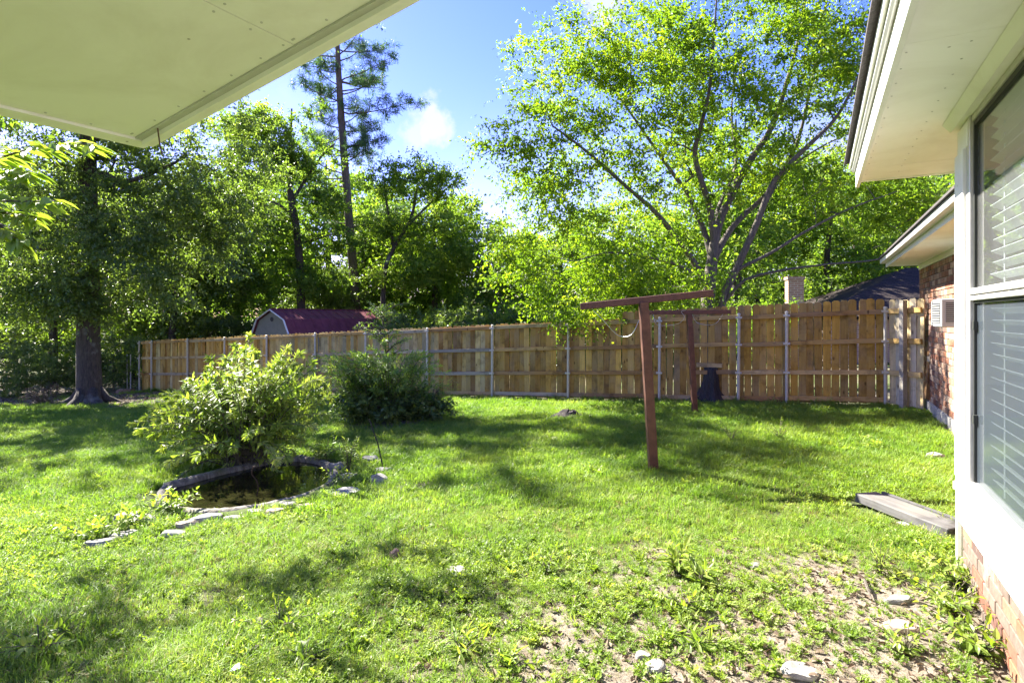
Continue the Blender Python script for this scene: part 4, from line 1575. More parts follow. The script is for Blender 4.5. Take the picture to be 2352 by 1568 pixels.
def cluster_leaves(C, rng, n_twig, n_leaf, twig_len, L, W, center, droop=.1, flat=.6, upn=.9, spread=1.0, outward=.6):
    """twigs spraying from every cluster centre with leaves along them"""
    nc = len(C)
    out = unit(C - center)
    d = rng.normal(0, 1, (nc, n_twig, 3)) * np.array([1, 1, flat]) * spread + out[:, None, :] * outward
    d = unit(d)
    ln = twig_len * rng.uniform(.45, 1.25, (nc, n_twig, 1))
    t = (np.arange(n_leaf) + rng.random((nc, n_twig, n_leaf))) / n_leaf
    P = C[:, None, None, :] + d[:, :, None, :] * (ln[:, :, None, :] * t[..., None])
    P[..., 2] -= droop * (t ** 2) * ln[..., 0][:, :, None]
    P += rng.normal(0, .035 * twig_len, P.shape)
    side = rng.normal(0, 1, P.shape)
    D = unit(d[:, :, None, :] * .7 + side * .75)
    D[..., 2] -= .25
    Nn = rng.normal(0, .55, P.shape); Nn[..., 2] += upn
    tint = np.clip(.45 + .2 * rng.normal(0, 1, (nc, 1, 1)) + .13 * rng.normal(0, 1, (nc, n_twig, 1)) + .16 * rng.normal(0, 1, t.shape), 0, 1)
    n = P.reshape(-1, 3).shape[0]
    LL = L * rng.uniform(.65, 1.2, n); WW = W * LL / L * rng.uniform(.8, 1.2, n)
    V, T = leaf_arrays(P.reshape(-1, 3), D.reshape(-1, 3), Nn.reshape(-1, 3), LL, WW)
    return V, T, np.repeat(tint.ravel(), 4)


def sample_lobes(lobes, n, rng, shell=.55, noise_f=.35, keep=.42):
    """points in a union of ellipsoids, favouring the outside, thinned by noise so that gaps open"""
    out = []
    w = np.array([l[3] * l[4] * l[5] for l in lobes]) ** .67
    w = w / w.sum()
    while len(out) < n:
        i = rng.choice(len(lobes), p=w)
        cx, cy, cz, rx, ry, rz = lobes[i]
        d = unit(rng.normal(0, 1, 3))
        r = rng.uniform(shell ** 3, 1) ** (1 / 3)
        p = np.array([cx, cy, cz]) + d * r * np.array([rx, ry, rz])
        q = vnoise(p[0] + p[2] * .7, p[1] + p[2] * .4, noise_f * 2)
        if q < keep - .12 * rng.random(): continue
        out.append(p)
    return np.array(out)


def build_tree(name, label, cat, base, mats, trunk, trunk_r, lobes, ncl, leaf, rng_seed, limbs=(), twigs=(7, 8, .6), droop=.1, group=None, flat=.6,
               shell=.45, keep=.42, extra=None, tip=.008, outward=.6, spread=1.0):
    rng = np.random.default_rng(rng_seed)
    C = sample_lobes(lobes, ncl, rng, shell, .35, keep)
    if extra is not None: C = np.vstack([C, np.asarray(extra, float)])
    t = thing(name, label, cat, tuple(base), 0, group)
    wood = grow(trunk, trunk_r, limbs, C, rng, tip=tip)
    link('trunk', wood.mesh('trunk', (mats[1],), smooth=True), t)
    cen = np.mean(np.array(lobes)[:, :3], 0) - np.array([0, 0, .8])
    V, T, ti = cluster_leaves(C, rng, twigs[0], twigs[1], twigs[2], leaf[0], leaf[1], cen, droop, flat, outward=outward, spread=spread)
    link('crown', mk_mesh('crown', V, T, None, (mats[0],), tint=ti), t)
    return t


def copy_tree(src, label, base, rz, sc, group=None, name=None):
    o = src.copy(); COL.objects.link(o)
    if name: o.name = name
    o.location = base; o.rotation_euler = (0, 0, rz); o.scale = sc
    o['label'] = label
    if group: o['group'] = group
    for ch in src.children:
        c = ch.copy(); COL.objects.link(c); c.parent = o
    return o


def at(u, y):
    x = (u - 1176) / FPX * y
    return np.array([x, y, float(base_z(x, y))])


def zpx(v, y, base):
    """height above base of picture row v at distance y"""
    return EYE + (HOR - v) / FPX * y - base[2]


# --- the elm beyond the fence
def elm():
    Y = 15.2
    b = at(1625, Y)
    def q(u, v, dy=0.0):
        y = Y + dy
        return np.array([(u - 1176) / FPX * y - b[0], dy, EYE + (HOR - v) / FPX * y - b[2]])
    trunk = [(0, 0, -.1), q(1627, 760), q(1626, 690), q(1632, 630), q(1640, 560)]
    limbs = [
        dict(pts=[q(1622, 660), q(1598, 608, -.2), q(1545, 535, -.5), q(1502, 484, -.8), q(1440, 430, -1.2), q(1350, 350, -1.7), q(1270, 290, -2.0)], r0=.1, r1=.02),
        dict(pts=[q(1636, 600), q(1617, 531, .2), q(1580, 446, .4), q(1550, 405, .5), q(1490, 320, .6), q(1420, 220, .6), q(1360, 140, .6)], r0=.09, r1=.015),
        dict(pts=[q(1640, 560), q(1632, 484, -.1), q(1612, 420, -.3), q(1596, 350, -.5), q(1615, 270, -.8), q(1630, 200, -1), q(1640, 80, -1.2), q(1650, -60, -1.4)], r0=.1, r1=.015),
        dict(pts=[q(1640, 560), q(1658, 494, .2), q(1715, 382, .5), q(1772, 293, .7), q(1810, 180, .8), q(1840, 60, .9), q(1860, -80, 1)], r0=.13, r1=.02),
        dict(pts=[q(1634, 610), q(1660, 556, .3), q(1696, 506, .5), q(1772, 433, .9), q(1829, 331, 1.1), q(1855, 230, 1.2), q(1885, 80, 1.3), q(1910, -60, 1.3)], r0=.1, r1=.015),
        dict(pts=[(0.15, -.1, -.1), q(1656, 705, -.2), q(1696, 607, -.5), q(1740, 509, -.8), q(1775, 420, -1), q(1840, 350, -1.3), q(1915, 277, -1.5), q(1960, 200, -1.6), q(2010, 90, -1.7)], r0=.12, r1=.015),
        dict(pts=[q(1690, 620, -.5), q(1772, 580, -.8), q(1851, 531, -1), q(1950, 480, -1.2), q(2060, 440, -1.3)], r0=.05, r1=.012),
        dict(pts=[q(1660, 700, -.2), q(1709, 645, -.6), q(1790, 622, -.9), q(1899, 607, -1.2), q(2020, 595, -1.4), q(2120, 560, -1.5)], r0=.045, r1=.01),
        dict(pts=[q(1622, 650), q(1560, 610, -.7), q(1480, 590, -1.2), q(1400, 580, -1.7), q(1320, 600, -2.0)], r0=.05, r1=.01),
        dict(pts=[q(1632, 600), q(1650, 480, 1.2), q(1690, 380, 2.2), q(1680, 250, 2.8), q(1700, 120, 3)], r0=.08, r1=.015),
        dict(pts=[q(1740, 509, -.8), q(1800, 400, .6), q(1900, 330, 1.2), q(2000, 290, 1.5)], r0=.05, r1=.01),
    ]
    k = Y / FPX
    lobes = [  # local metres
        (-3.1, -.8, 4.6, 2.5, 2.1, 2.6), (-1.3, 0, 6.9, 2.7, 2.6, 2.6), (1.2, .2, 7.6, 3.2, 2.8, 2.6), (3.4, -.3, 6.6, 2.4, 2.4, 2.7),
        (4.3, -1, 5.2, 2.0, 1.6, 1.5), (-3.6, -1.4, 3.0, 2.0, 1.5, 1.5), (-1.8, -1.2, 2.9, 1.9, 1.3, 1.0), (1.0, 1, 9.0, 3.2, 2.4, 1.6), (4.4, -1.2, 4.0, 1.6, 1.2, .6), (-3.3, -.3, 7.9, 2.0, 1.8, 1.5), (-4.2, -1.2, 5.8, 1.7, 1.5, 1.5), (5.3, -1, 5.0, 1.6, 1.4, 1.2), (-1.6, .2, 9.0, 1.8, 1.6, 1.2), (1.4, .4, 10.9, 3.4, 2.3, 1.6), (3.6, -.2, 9.4, 2.2, 2.0, 1.8)]
    extra = [q(u, v, d) for u, v, d in ((1100, 330, -1.6), (1125, 335, -1.7), (1160, 345, -1.7), (1195, 350, -1.7), (1230, 345, -1.6), (1180, 120, -1), (1200, 160, -1), (1225, 200, -1), (1180, 210, -1), (1262, 60, -.5), (1280, 110, -.5), (1300, 160, -.6),
                                        (1330, 90, -.4), (1370, 80, -.2), (1330, 735, -2.4), (1345, 720, -2.4), (1180, 440, -1.8), (1210, 470, -1.8), (1250, 520, -1.9), (1150, 560, -1.9), (1200, 610, -1.9), (1250, 650, -2.0),
                                        (1220, 90, -.7), (1240, 140, -.8), (1250, 190, -.9), (1290, 210, -.8), (1330, 200, -.6), (1300, 60, -.4), (1210, 250, -1.1), (1240, 280, -1.2), (1170, 290, -1.4), (1360, 130, -.2), (1390, 180, 0), (1270, 330, -1.4), (1200, 390, -1.7), (1480, 30, .2), (1530, 20, .3), (1420, 120, 0), (1960, 60, -1), (2000, 130, -1), (2020, 220, -1), (1980, 320, -1))]
    build_tree('elm_tree', 'tall bright green elm with many spreading grey limbs behind the fence', 'tree', b, (M['elm_leaf'], M['grey_bark']),
               trunk, [.21, .19, .18, .16, .12], lobes, 860, (.1, .052), 21, limbs, (11, 13, .72), .22, extra=extra, keep=.45, shell=.45, flat=.5, tip=.006)


elm()


# --- the big oak on the left, inside the yard
def oak():
    EX = np.random.default_rng(34)
    b = at(205, 17.2)
    trunk = [(0, 0, -.15), (.0, 0, .4), (-.03, 0, 2), (-.06, .05, 4), (-.12, .1, 6.2), (-.1, .1, 8.5), (0, .1, 11), (.1, 0, 13)]
    limbs = [
        dict(pts=[(-.1, .05, 4.9), (-.8, -.2, 4.7), (-1.6, -.3, 4.75), (-2.2, -.4, 5.2), (-3.2, -.5, 5.6)], r0=.17, r1=.06),
        dict(pts=[(-.1, .05, 5.0), (-.9, .2, 5.5), (-1.9, .4, 6.1)], r0=.1, r1=.04),
        dict(pts=[(-.1, .1, 7.0), (.6, -.1, 6.8), (1.1, -.2, 6.6), (1.9, -.4, 6.7), (2.8, -.4, 7.1)], r0=.11, r1=.04),
        dict(pts=[(-.1, .1, 7.8), (1.2, .3, 8.8), (2.6, .6, 9.6)], r0=.12, r1=.04),
        dict(pts=[(-.1, .1, 8.2), (-1.3, .3, 9.2), (-2.6, .6, 10)], r0=.12, r1=.04),
        dict(pts=[(0, .1, 10), (1.5, -.3, 11.2), (3, -.6, 12), (4.6, -.5, 12.4)], r0=.14, r1=.04),
    ]
    lobes = [(-2.6, 0, 7.0, 3.4, 2.8, 2.3), (2.6, 0, 7.4, 3.2, 2.6, 2.0), (0, 0, 10.2, 4.4, 3.6, 2.6), (1.9, .5, 4.9, 2.4, 2.0, 1.4), (-2.6, .5, 4.3, 2.6, 2.2, 1.5), (0.2, -.3, 3.3, 1.9, 1.5, 1.0), (3.4, .6, 6, 1.6, 2, 1.5),
             (4.3, -1.4, 12.6, 2.6, 1.5, 1.2), (2.6, 1.2, 13.2, 2.4, 1.5, 1.2), (6.3, .7, 12.4, 2.4, 1.4, 1.1),  # unseen high lobes added to cast the shade bands on the middle lawn
             (.3, -1.5, 4.3, 2.4, .9, 1.3), (2.4, -.9, 3.9, 2.3, 1.2, 1.1), (-2.2, -.8, 3.3, 2.3, 1.2, .9), (2.6, -.4, 5.6, 2.4, 1.4, 1.2)]
    t = build_tree('oak_tree', 'large dark oak with thick trunk standing at the left edge of the lawn', 'tree', b, (M['oak_leaf'], M['oak_bark']), trunk,
                   [.46, .33, .3, .28, .25, .2, .14, .07], lobes, 900, (.115, .055), 33, limbs, (13, 13, .75), .12, keep=.4, shell=.2, tip=.007,
                   extra=np.column_stack([EX.uniform(-1.0, 1.0, 46), EX.uniform(-1.3, -.55, 46), EX.uniform(3.0, 6.3, 46)]))
    rt = MB()
    for a in (-.5, .4, 1.9, 3.3, 4.6, 5.6):
        d = np.array([math.cos(a), math.sin(a), 0])
        rt.tube([d * .2 + np.array([0, 0, .45]), d * .42 + np.array([0, 0, .12]), d * .75 + np.array([0, 0, -.03]), d * 1.1 + np.array([0, 0, -.12])], [.14, .13, .09, .05], 8)
    rt.obj('root_flare', M['oak_bark'], t, smooth=True)


oak()


# --- the pine and the oaks by the shed
def pine():
    b = at(818, 31.5)
    Y = 31.5
    def q(u, v, dy=0):
        y = Y + dy
        return np.array([(u - 1176) / FPX * y - b[0], dy, EYE + (HOR - v) / FPX * y - b[2]])
    trunk = [(0, 0, -.1), q(817, 700), q(806, 560), q(796, 430), q(786, 300), q(779, 190), q(775, 95), q(776, 20)]
    rng = np.random.default_rng(9)
    C, limbs = [], []
    for i in range(46):
        v = 50 + (i / 36) * 300 + rng.normal(0, 16) if i < 36 else rng.uniform(350, 540)
        side = rng.choice([-1, 1]); ln = rng.uniform(.6, 3.1) * (1.0 if v > 110 else .75) * (.45 + 1.1 * rng.random())
        p = q(776 + (v - 60) * .045, v)
        a = rng.uniform(-.7, .7) + (0 if side > 0 else math.pi)
        e = p + np.array([math.cos(a) * ln, math.sin(a) * ln, rng.uniform(-.35, 1.1)])
        limbs.append(dict(pts=[p, p + (e - p) * .5 + np.array([0, 0, -.12]), e], r0=.045, r1=.012))
        for k in range(int(3 + ln * 4.2)):
            f = rng.uniform(.45, 1.08)
            C.append(p + (e - p) * f + rng.normal(0, .3, 3) + np.array([0, 0, .1]))
    C = np.array(C)
    t = thing('pine_tree', 'tall slender pine with straight trunk rising above the red shed', 'tree', tuple(b))
    wood = grow(trunk, [.26, .25, .24, .22, .2, .17, .12, .05], limbs, C, rng, tip=.008)
    link('trunk', wood.mesh('trunk', (M['pine_bark'],), smooth=True), t)
    V, T, ti = cluster_leaves(C[::1], rng, 13, 8, .32, .24, .026, np.array([0, 0, 8.0]), .05, .8, upn=.4, outward=.2)
    link('crown', mk_mesh('crown', V, T, None, (M['pine_needle'],), tint=ti), t)


pine()


def shed_oak():
    Y = 28.5
    b = at(692, Y)
    def q(u, v, dy=0):
        y = Y + dy
        return np.array([(u - 1176) / FPX * y - b[0], dy, EYE + (HOR - v) / FPX * y - b[2]])
    trunk = [(0, 0, -.1), q(692, 700), q(688, 600), q(680, 520), q(668, 450), q(665, 400), q(668, 320), q(670, 250)]
    limbs = [dict(pts=[q(680, 500), q(640, 470, -.4), q(600, 455, -.7), q(560, 430, -1)], r0=.09, r1=.03),
             dict(pts=[q(672, 460), q(710, 400, .3), q(745, 350, .4), q(770, 330, .4)], r0=.09, r1=.03),
             dict(pts=[q(684, 560), q(740, 545, -.3), q(790, 530, -.5)], r0=.07, r1=.02),
             dict(pts=[q(667, 400), q(620, 340, .2), q(580, 300, .3)], r0=.08, r1=.02)]
    lobes = [tuple(q(u, v, d)) + r for u, v, d, r in ((650, 300, 0, (1.9, 1.6, 1.3)), (600, 380, -.5, (1.9, 1.5, 1.1)), (710, 380, .3, (1.5, 1.3, 1.2)), (560, 300, .3, (1.7, 1.4, 1.2)), (760, 545, -.3, (1.4, 1.1, .7)),
                                                      (590, 520, -.3, (2.0, 1.5, 1.0)), (700, 260, .4, (1.3, 1.1, 1.0)), (640, 620, 0, (1.6, 1.1, .8)), (740, 470, 0, (1.3, 1.2, .8)), (720, 640, 0, (1.8, 1.1, .7)))]
    build_tree('oak_tree', 'leafy forked oak behind the red shed just left of the pine', 'tree', b, (M['wood_leaf'], M['oak_bark']), trunk, [.24, .2, .19, .18, .16, .12, .07, .04],
               lobes, 380, (.165, .075), 44, limbs, (10, 11, .62), .1, keep=.4, shell=.2)


shed_oak()


def slender_tree():
    Y = 29.0
    b = at(880, Y)
    def q(u, v, dy=0):
        y = Y + dy
        return np.array([(u - 1176) / FPX * y - b[0], dy, EYE + (HOR - v) / FPX * y - b[2]])
    trunk = [(0, 0, -.1), q(882, 640), q(905, 570), q(935, 520), q(950, 480), q(958, 430)]
    limbs = [dict(pts=[q(905, 570), q(890, 480, .3), q(880, 400, .4)], r0=.1, r1=.03), dict(pts=[q(935, 520), q(985, 470, -.3), q(1030, 430, -.5)], r0=.08, r1=.02)]
    lobes = [tuple(q(u, v, d)) + r for u, v, d, r in ((930, 540, .5, (1.5, 1.2, .9)), (910, 630, .2, (1.6, 1.2, .8)), (1045, 590, -.2, (1.3, 1.2, 1.0)), (960, 420, 0, (1.6, 1.5, 1.2)), (1010, 430, -.3, (1.2, 1.2, .9)), (900, 420, .3, (1.5, 1.4, 1.1)), (1020, 520, 0, (1.3, 1.3, .9)), (990, 600, 0, (1.6, 1.5, 1.1)), (880, 520, 0, (1.0, 1.3, .6)))]
    build_tree('leaning_tree', 'slender tree with leaning stem between the pine and the open sky', 'tree', b, (M['light_leaf'], M['oak_bark']), trunk, [.15, .12, .1, .085, .07, .04],
               lobes, 380, (.15, .07), 55, limbs, (10, 10, .7), .1, keep=.38, shell=.2)


slender_tree()

# --- trees of the wood: four built, the rest copied
def wood_kind(label, base, h, r, seed, mat, group, leaf=(.19, .09), ncl=230):
    rng = np.random.default_rng(seed)
    lobes = [(0, 0, h * .72, r, r, h * .24)]
    for i in range(5):
        a = rng.uniform(0, 6.283)
        lobes.append((math.cos(a) * r * .55, math.sin(a) * r * .55, h * rng.uniform(.38, .85), r * rng.uniform(.5, .7), r * rng.uniform(.5, .7), h * rng.uniform(.12, .2)))
    lobes.append((0, 0, h * .3, r * .75, r * .75, h * .12))
    trunk = [(0, 0, -.2), (.05, 0, h * .2), (-.05, .1, h * .45), (.1, 0, h * .7), (0, 0, h * .92)]
    return build_tree('woodland_tree', label, 'tree', base, (mat, M['oak_bark']), trunk, [.2, .16, .13, .09, .03], lobes, ncl, leaf, seed, (), (9, 9, .8), .1, group, keep=.4, shell=.25)


GW = 'trees of the wood beyond the fence'


def wood():
    dark = [('dense dark tree directly behind the left oak', 120, 25), ('dark bushy tree behind the left end of the fence', 400, 24.5)]
    k1 = wood_kind(dark[0][0], at(120, 25), 9.5, 2.9, 71, M['oak_leaf'], GW)
    k2 = wood_kind('mid green tree behind the second fence bay from the left', at(470, 28), 10.0, 2.9, 72, M['wood_leaf'], GW)
    k3 = wood_kind('pale sunlit tree rounded against the sky right of the gap', at(1165, 38), 9.0, 2.6, 73, M['light_leaf'], GW)
    k4 = wood_kind('pale loose tree behind the elm trunk', at(1560, 32), 8.2, 3.0, 74, M['light_leaf'], GW)
    rest = [
        (k1, dark[1][0], 395, 25.5, .9), (k1, 'dark tree at the far left edge behind the oak', -20, 23, .98), (k1, 'tall dark tree filling the gap right of the oak trunk', 300, 27, 1.12),
        (k2, 'green tree rising just left of the red shed gable', 545, 30, 1.1), (k1, 'dark tree standing right behind the red shed roof', 745, 31, .62), (k2, 'green tree filling behind the pine trunk', 840, 34, .8),
        (k2, 'bushy green tree below the open sky gap', 1040, 36, .7), (k4, 'light green tree behind the elm sprays on its left', 1290, 31, .85), (k2, 'green tree under the lowest left elm limb', 1420, 28, .82),
        (k2, 'dark green tree seen between elm trunk and chimney', 1740, 30, .95), (k4, 'light tree just left of the brick chimney', 1800, 40, 1.0), (k2, 'tall green tree between the chimney and the house eave', 1960, 34, 1.2),
        (k1, 'shady tree above the neighbouring dark roof', 2080, 36, 1.2), (k2, 'green tree half hidden by the far white eave', 2180, 38, 1.3), (k3, 'small pale tree behind the neighbouring roof slope', 2010, 44, 1.0),
        (k2, 'tall green tree mostly hidden by the patio roof corner', 200, 36, 1.3), (k2, 'green tree under the long patio roof edge', 440, 40, 1.35), (k4, 'light tree behind the shed seen through the oak limbs', 640, 42, 1.05),
        (k4, 'pale tree low behind the slender leaning tree', 950, 46, .95), (k3, 'pale rounded tree farther right beneath the elm sprays', 1240, 48, 1.05),
    ]
    rest += [(k2, 'tall green tree behind the elm seen over its lower right limb', 1690, 25.5, 1.15), (k2, 'bushy green tree just right of the chimney', 1905, 27, .95)]  # pair added so that their shade falls on the neighbouring roof
    rest += [(k2, 'tall green tree crowning the gap between the forked oak and the pine', 750, 40, 1.5), (k2, 'tall green tree behind the forked oak on its left', 610, 41, 1.45)]
    rest += [(k2, 'broad green tree behind the slender leaning tree', 925, 35, 1.12), (k4, 'light green tree closing the gap left of the open sky', 1000, 33, 1.15), (k1, 'dark tree in the gap between pine and leaning tree', 860, 39, 1.25),
             (k2, 'green tree low behind the left elm sprays', 1120, 30, .78), (k2, 'green tree behind the fence at the second steel post from the elm', 1350, 36, .95), (k1, 'dark tree right behind the elm fork', 1660, 37, 1.0), (k4, 'pale tree high behind the house eave', 2120, 30, 1.1)]
    rng = random.Random(6)
    for src, lab, u, y, s in rest:
        copy_tree(src, lab, tuple(at(u, y)), rng.uniform(0, 6.28), (s * rng.uniform(.95, 1.2), s * rng.uniform(.95, 1.2), s), GW, 'woodland_tree')


wood()


def understory():
    rng = np.random.default_rng(17)
    G_ = 'bushes at the wood edge'
    def bush(label, base, h, r, seed, mat):
        lobes = [(0, 0, h * .55, r, r * .8, h * .5), (r * .5, 0, h * .4, r * .7, r * .6, h * .4), (-r * .5, 0, h * .4, r * .7, r * .6, h * .4)]
        return build_tree('wood_edge_bush', label, 'bush', base, (mat, M['stem']), [(0, 0, -.1), (.05, 0, h * .3), (0, 0, h * .6)], [.05, .04, .02], lobes, 90, (.13, .06), seed, (), (10, 10, .5), .1, G_, keep=.3, shell=.1)
    b1 = bush('dark bush behind the fence just right of the shed', at(960, 24), 2.9, 2.0, 81, M['oak_leaf'])
    b2 = bush('bright bush behind the fence below the sky gap', at(1075, 26), 3.0, 2.1, 82, M['light_leaf'])
    rest = [(b1, 'dark bush in deep shade at the far left wood edge', 40, 21, .75), (b1, 'dark bush left of the oak trunk', 130, 20.5, .7), (b1, 'shaded bush between the oak trunk and the metal poles', 262, 21.5, .8), (b1, 'dark bush left of the red shed above the fence', 480, 27, 1.15),
            (b2, 'sunny bush behind the fence end', 375, 27, 1.1), (b1, 'dark bush tight against the shed gable', 555, 27.5, 1.1), (b2, 'bright bush between shed end and dark bush', 920, 31, 1.1), (b1, 'dark hollow bush in the middle of the tree line', 1120, 24, 1.0),
            (b2, 'green bush beyond the fence left of the nearer crossbar', 1210, 25, 1.05), (b1, 'dark bush behind the nearer clothesline crossbar', 1390, 20, .95), (b1, 'dark bush behind the gap between the clothesline posts', 1520, 19.5, .9), (b2, 'bright bush right of the elm trunk', 1720, 19.5, .85),
            (b1, 'dark bush left of the chimney foot', 1790, 22, .9), (b2, 'green bush between the chimney and the dark roof', 1895, 27, .95), (b2, 'sunlit bush low in the wood left of the oak', 90, 27, 1.3), (b2, 'sunlit bush glowing right of the oak trunk', 285, 29, 1.3)]
    for src, lab, u, y, s in rest:
        copy_tree(src, lab, tuple(at(u, y)), rng.uniform(0, 6.28), (s, s, s), G_, 'wood_edge_bush')
    # the far wood as one mass
    n = 2300
    u = rng.uniform(-1700, 3500, n); y = rng.uniform(46, 66, n)
    x = (u - 1176) / FPX * y
    h = 3 + 3.2 * rng.random(n) + np.where((u > 1040) & (u < 1180), -1.2, 0) + np.where(u < 700, 3, 0)
    C = np.stack([x, y, base_z(x, y) + rng.random(n) ** .8 * h * 1.25], -1)
    V, T, ti = cluster_leaves(C, rng, 12, 8, 1.7, .38, .2, C.mean(0), .05, .8)
    o = link('far_woods', mk_mesh('far_woods', V, T, None, (M['light_leaf'],), tint=ti)); tag(o, 'far green wood closing the view behind the trees', kind='stuff')  # brighter leaf colour stands in for sunlit foliage between the nearer trees


understory()


# --- out-of-frame trees whose shade falls on the lawn and whose twigs reach in at the upper left
def near_tree():
    b = np.array([-6.4, 5.6, float(base_z(-6.4, 5.6))])
    rng = np.random.default_rng(91)
    def q(u, v, y):
        return pix_dir(u, v) * y + np.array([0, 0, EYE]) - b
    sprays = [[(-220, 420, 4.6), (-60, 380, 4.4), (60, 345, 4.3), (150, 335, 4.25), (215, 330, 4.2)], [(-220, 440, 4.6), (-80, 420, 4.5), (20, 400, 4.4), (75, 395, 4.35)],
              [(-200, 450, 4.6), (-60, 460, 4.5), (40, 462, 4.4), (130, 462, 4.35)], [(-200, 500, 4.6), (-80, 510, 4.5), (0, 530, 4.4), (50, 555, 4.4)], [(-210, 430, 4.7), (-90, 400, 4.7), (0, 372, 4.7), (40, 356, 4.7)],
              [(-210, 470, 4.7), (-90, 480, 4.6), (20, 490, 4.5), (85, 500, 4.45)]]
    trunk = [(0, 0, -.1), (.05, 0, 1.0), (.1, -.05, 2.0), (.12, 0, 3.0), (.1, .1, 4.2)]
    limbs = []
    P, D, Nn, L = [], [], [], []
    for s in sprays:
        pts = [q(*p) for p in s]
        limbs.append(dict(pts=[np.array([.1, -.05, 2.0])] + pts, r0=.018, r1=.004))
        c = catmull(np.array(pts), 8, False)
        for i in range(4, len(c) - 1):
            d = unit(c[i + 1] - c[i])
            for sg in (-1, 1):
                for rep in range(2):
                    if rng.random() < .25: continue
                    side = np.cross(d, [0, 0, 1]) * sg
                    P.append(c[i] + rng.normal(0, .015, 3)); D.append(d * .7 + side * .9 + np.array([0, 0, -.25]) + rng.normal(0, .2, 3))
                    Nn.append(np.array([0, 0, 1]) + rng.normal(0, .35, 3)); L.append(rng.uniform(.12, .19))
    L = np.array(L)
    V1, T1 = leaf6_arrays(np.array(P), np.array(D), np.array(Nn), L, L * .42, .15, .2)
    lobes = [(-.6, 0, 3.4, 1.5, 1.5, 1.0), (.2, 1.5, 5.2, 1.5, .8, .7), (1.4, 2.1, 5.1, .9, .6, .5)]  # last two lobes added out of view to shade the near lawn
    C = sample_lobes(lobes, 54, rng, .2, .35, .3)
    V2, T2, ti2 = cluster_leaves(C, rng, 9, 9, .5, .12, .05, np.array([0, 0, 3.0]))
    t = thing('young_tree', 'young tree whose long bright leaves reach in at the upper left edge', 'tree', tuple(b))
    link('trunk', grow(trunk, [.07, .06, .05, .035, .02], limbs, C, rng, tip=.005).mesh('trunk', (M['stem'],), smooth=True), t)
    link('crown', mk_mesh('crown', np.vstack([V1, V2]), np.vstack([T1, T2 + len(V1)]), None, (M['plant'],), tint=np.concatenate([np.repeat(rng.random(len(P)) * .6 + .3, 8), ti2])), t)


near_tree()

# ------------------------------------------------------------------ shrubs in the yard
def shoots_plant(name, label, cat, base, shoots, leaf_len, leaf_w, per, rng, mat, stem_r=.008, whorl=2, up=.6, droop=.25, group=None):
    """shoots: list of polylines (local); pointed leaves in pairs along their outer part"""
    t = thing(name, label, cat, tuple(base), 0, group)
    mb = MB(); P, D, Nn, L, ti = [], [], [], [], []
    for s in shoots:
        c = catmull(np.array(s, float), 5, False)
        mb.tube(c, np.linspace(stem_r, stem_r * .35, len(c)), 4, cap=False)
        ln = np.linalg.norm(np.diff(c, axis=0), axis=1).sum()
        n = max(3, int(ln * per))
        f = np.linspace(.22, 1.0, n)
        x = np.linspace(0, 1, len(c))
        pts = np.stack([np.interp(f, x, c[:, k]) for k in range(3)], -1)
        dv = unit(np.gradient(pts, axis=0))
        tone = rng.uniform(.25, .75)
        for i in range(n):
            for w in range(whorl):
                a = i * 2.4 + w * 6.283 / whorl + rng.normal(0, .3)
                e1 = unit(np.cross(dv[i], [.3, .2, 1])); e2 = np.cross(dv[i], e1)
                out = e1 * math.cos(a) + e2 * math.sin(a)
                d = out + dv[i] * (.5 + .6 * f[i]) + np.array([0, 0, -.15])
                P.append(pts[i]); D.append(d); Nn.append(dv[i] * up + np.array([0, 0, .7]) + rng.normal(0, .25, 3))
                L.append(leaf_len * rng.uniform(.6, 1.15) * (1.1 - .45 * f[i] ** 3)); ti.append(np.clip(tone + .28 * f[i] - .1 + rng.normal(0, .12), 0, 1))
    L = np.array(L)
    V, T = leaf6_arrays(np.array(P), np.array(D), np.array(Nn), L, L * leaf_w, .16, droop)
    link('stems', mb.mesh('stems', (M['stem'],), smooth=True), t)
    link('foliage', mk_mesh('foliage', V, T, None, (mat,), tint=np.repeat(np.array(ti), 8)), t)
    return t


def sun_shrub():
    rng = np.random.default_rng(101)
    b = G0(565, 1072)
    y = b[1]
    def q(u, v, dy):
        yy = y + dy
        return np.array([(u - 1176) / FPX * yy - b[0], dy, EYE + (HOR - v) / FPX * yy - b[2]])
    tips = [(572, 772), (560, 800), (590, 815), (520, 822), (480, 842), (500, 860), (660, 800), (690, 812), (670, 840), (640, 830), (720, 850), (735, 870), (440, 870), (410, 900), (380, 905), (395, 925), (350, 940), (335, 960), (360, 965),
            (375, 990), (400, 1000), (620, 840), (600, 865), (545, 850), (470, 900), (700, 900), (715, 930), (690, 960), (680, 990), (420, 960), (450, 990), (430, 1030), (400, 1070), (385, 1078), (660, 1010), (640, 1040), (520, 900), (560, 900), (610, 910), (650, 900),
            (500, 940), (540, 950), (590, 950), (630, 960), (480, 980), (520, 1000), (570, 1000), (610, 1010), (470, 1030), (500, 1050), (740, 905), (525, 865), (580, 835), (640, 870), (460, 925), (670, 930)]
    sh = []
    for u, v in tips:
        for r in range(5):
            uu, vv = u + rng.normal(0, 12) * (r > 0), v + rng.normal(0, 12) * (r > 0) + 10 * r
            dy = rng.normal(0, .42)
            e = q(uu, vv, dy)
            s0 = np.array([rng.normal(0, .1), rng.normal(0, .1), 0])
            mid = s0 * .4 + e * .5 + np.array([0, 0, .18 * np.linalg.norm(e[:2]) + .05])
            sh.append([s0, mid, e * .85 + mid * .15 + np.array([0, 0, .03]), e])
    shoots_plant('flowering_shrub', 'big sunlit yellow green shrub growing over the back of the pond', 'shrub', b, sh, .112, .3, 20, rng, M['shrub_leaf'], .007)


sun_shrub()


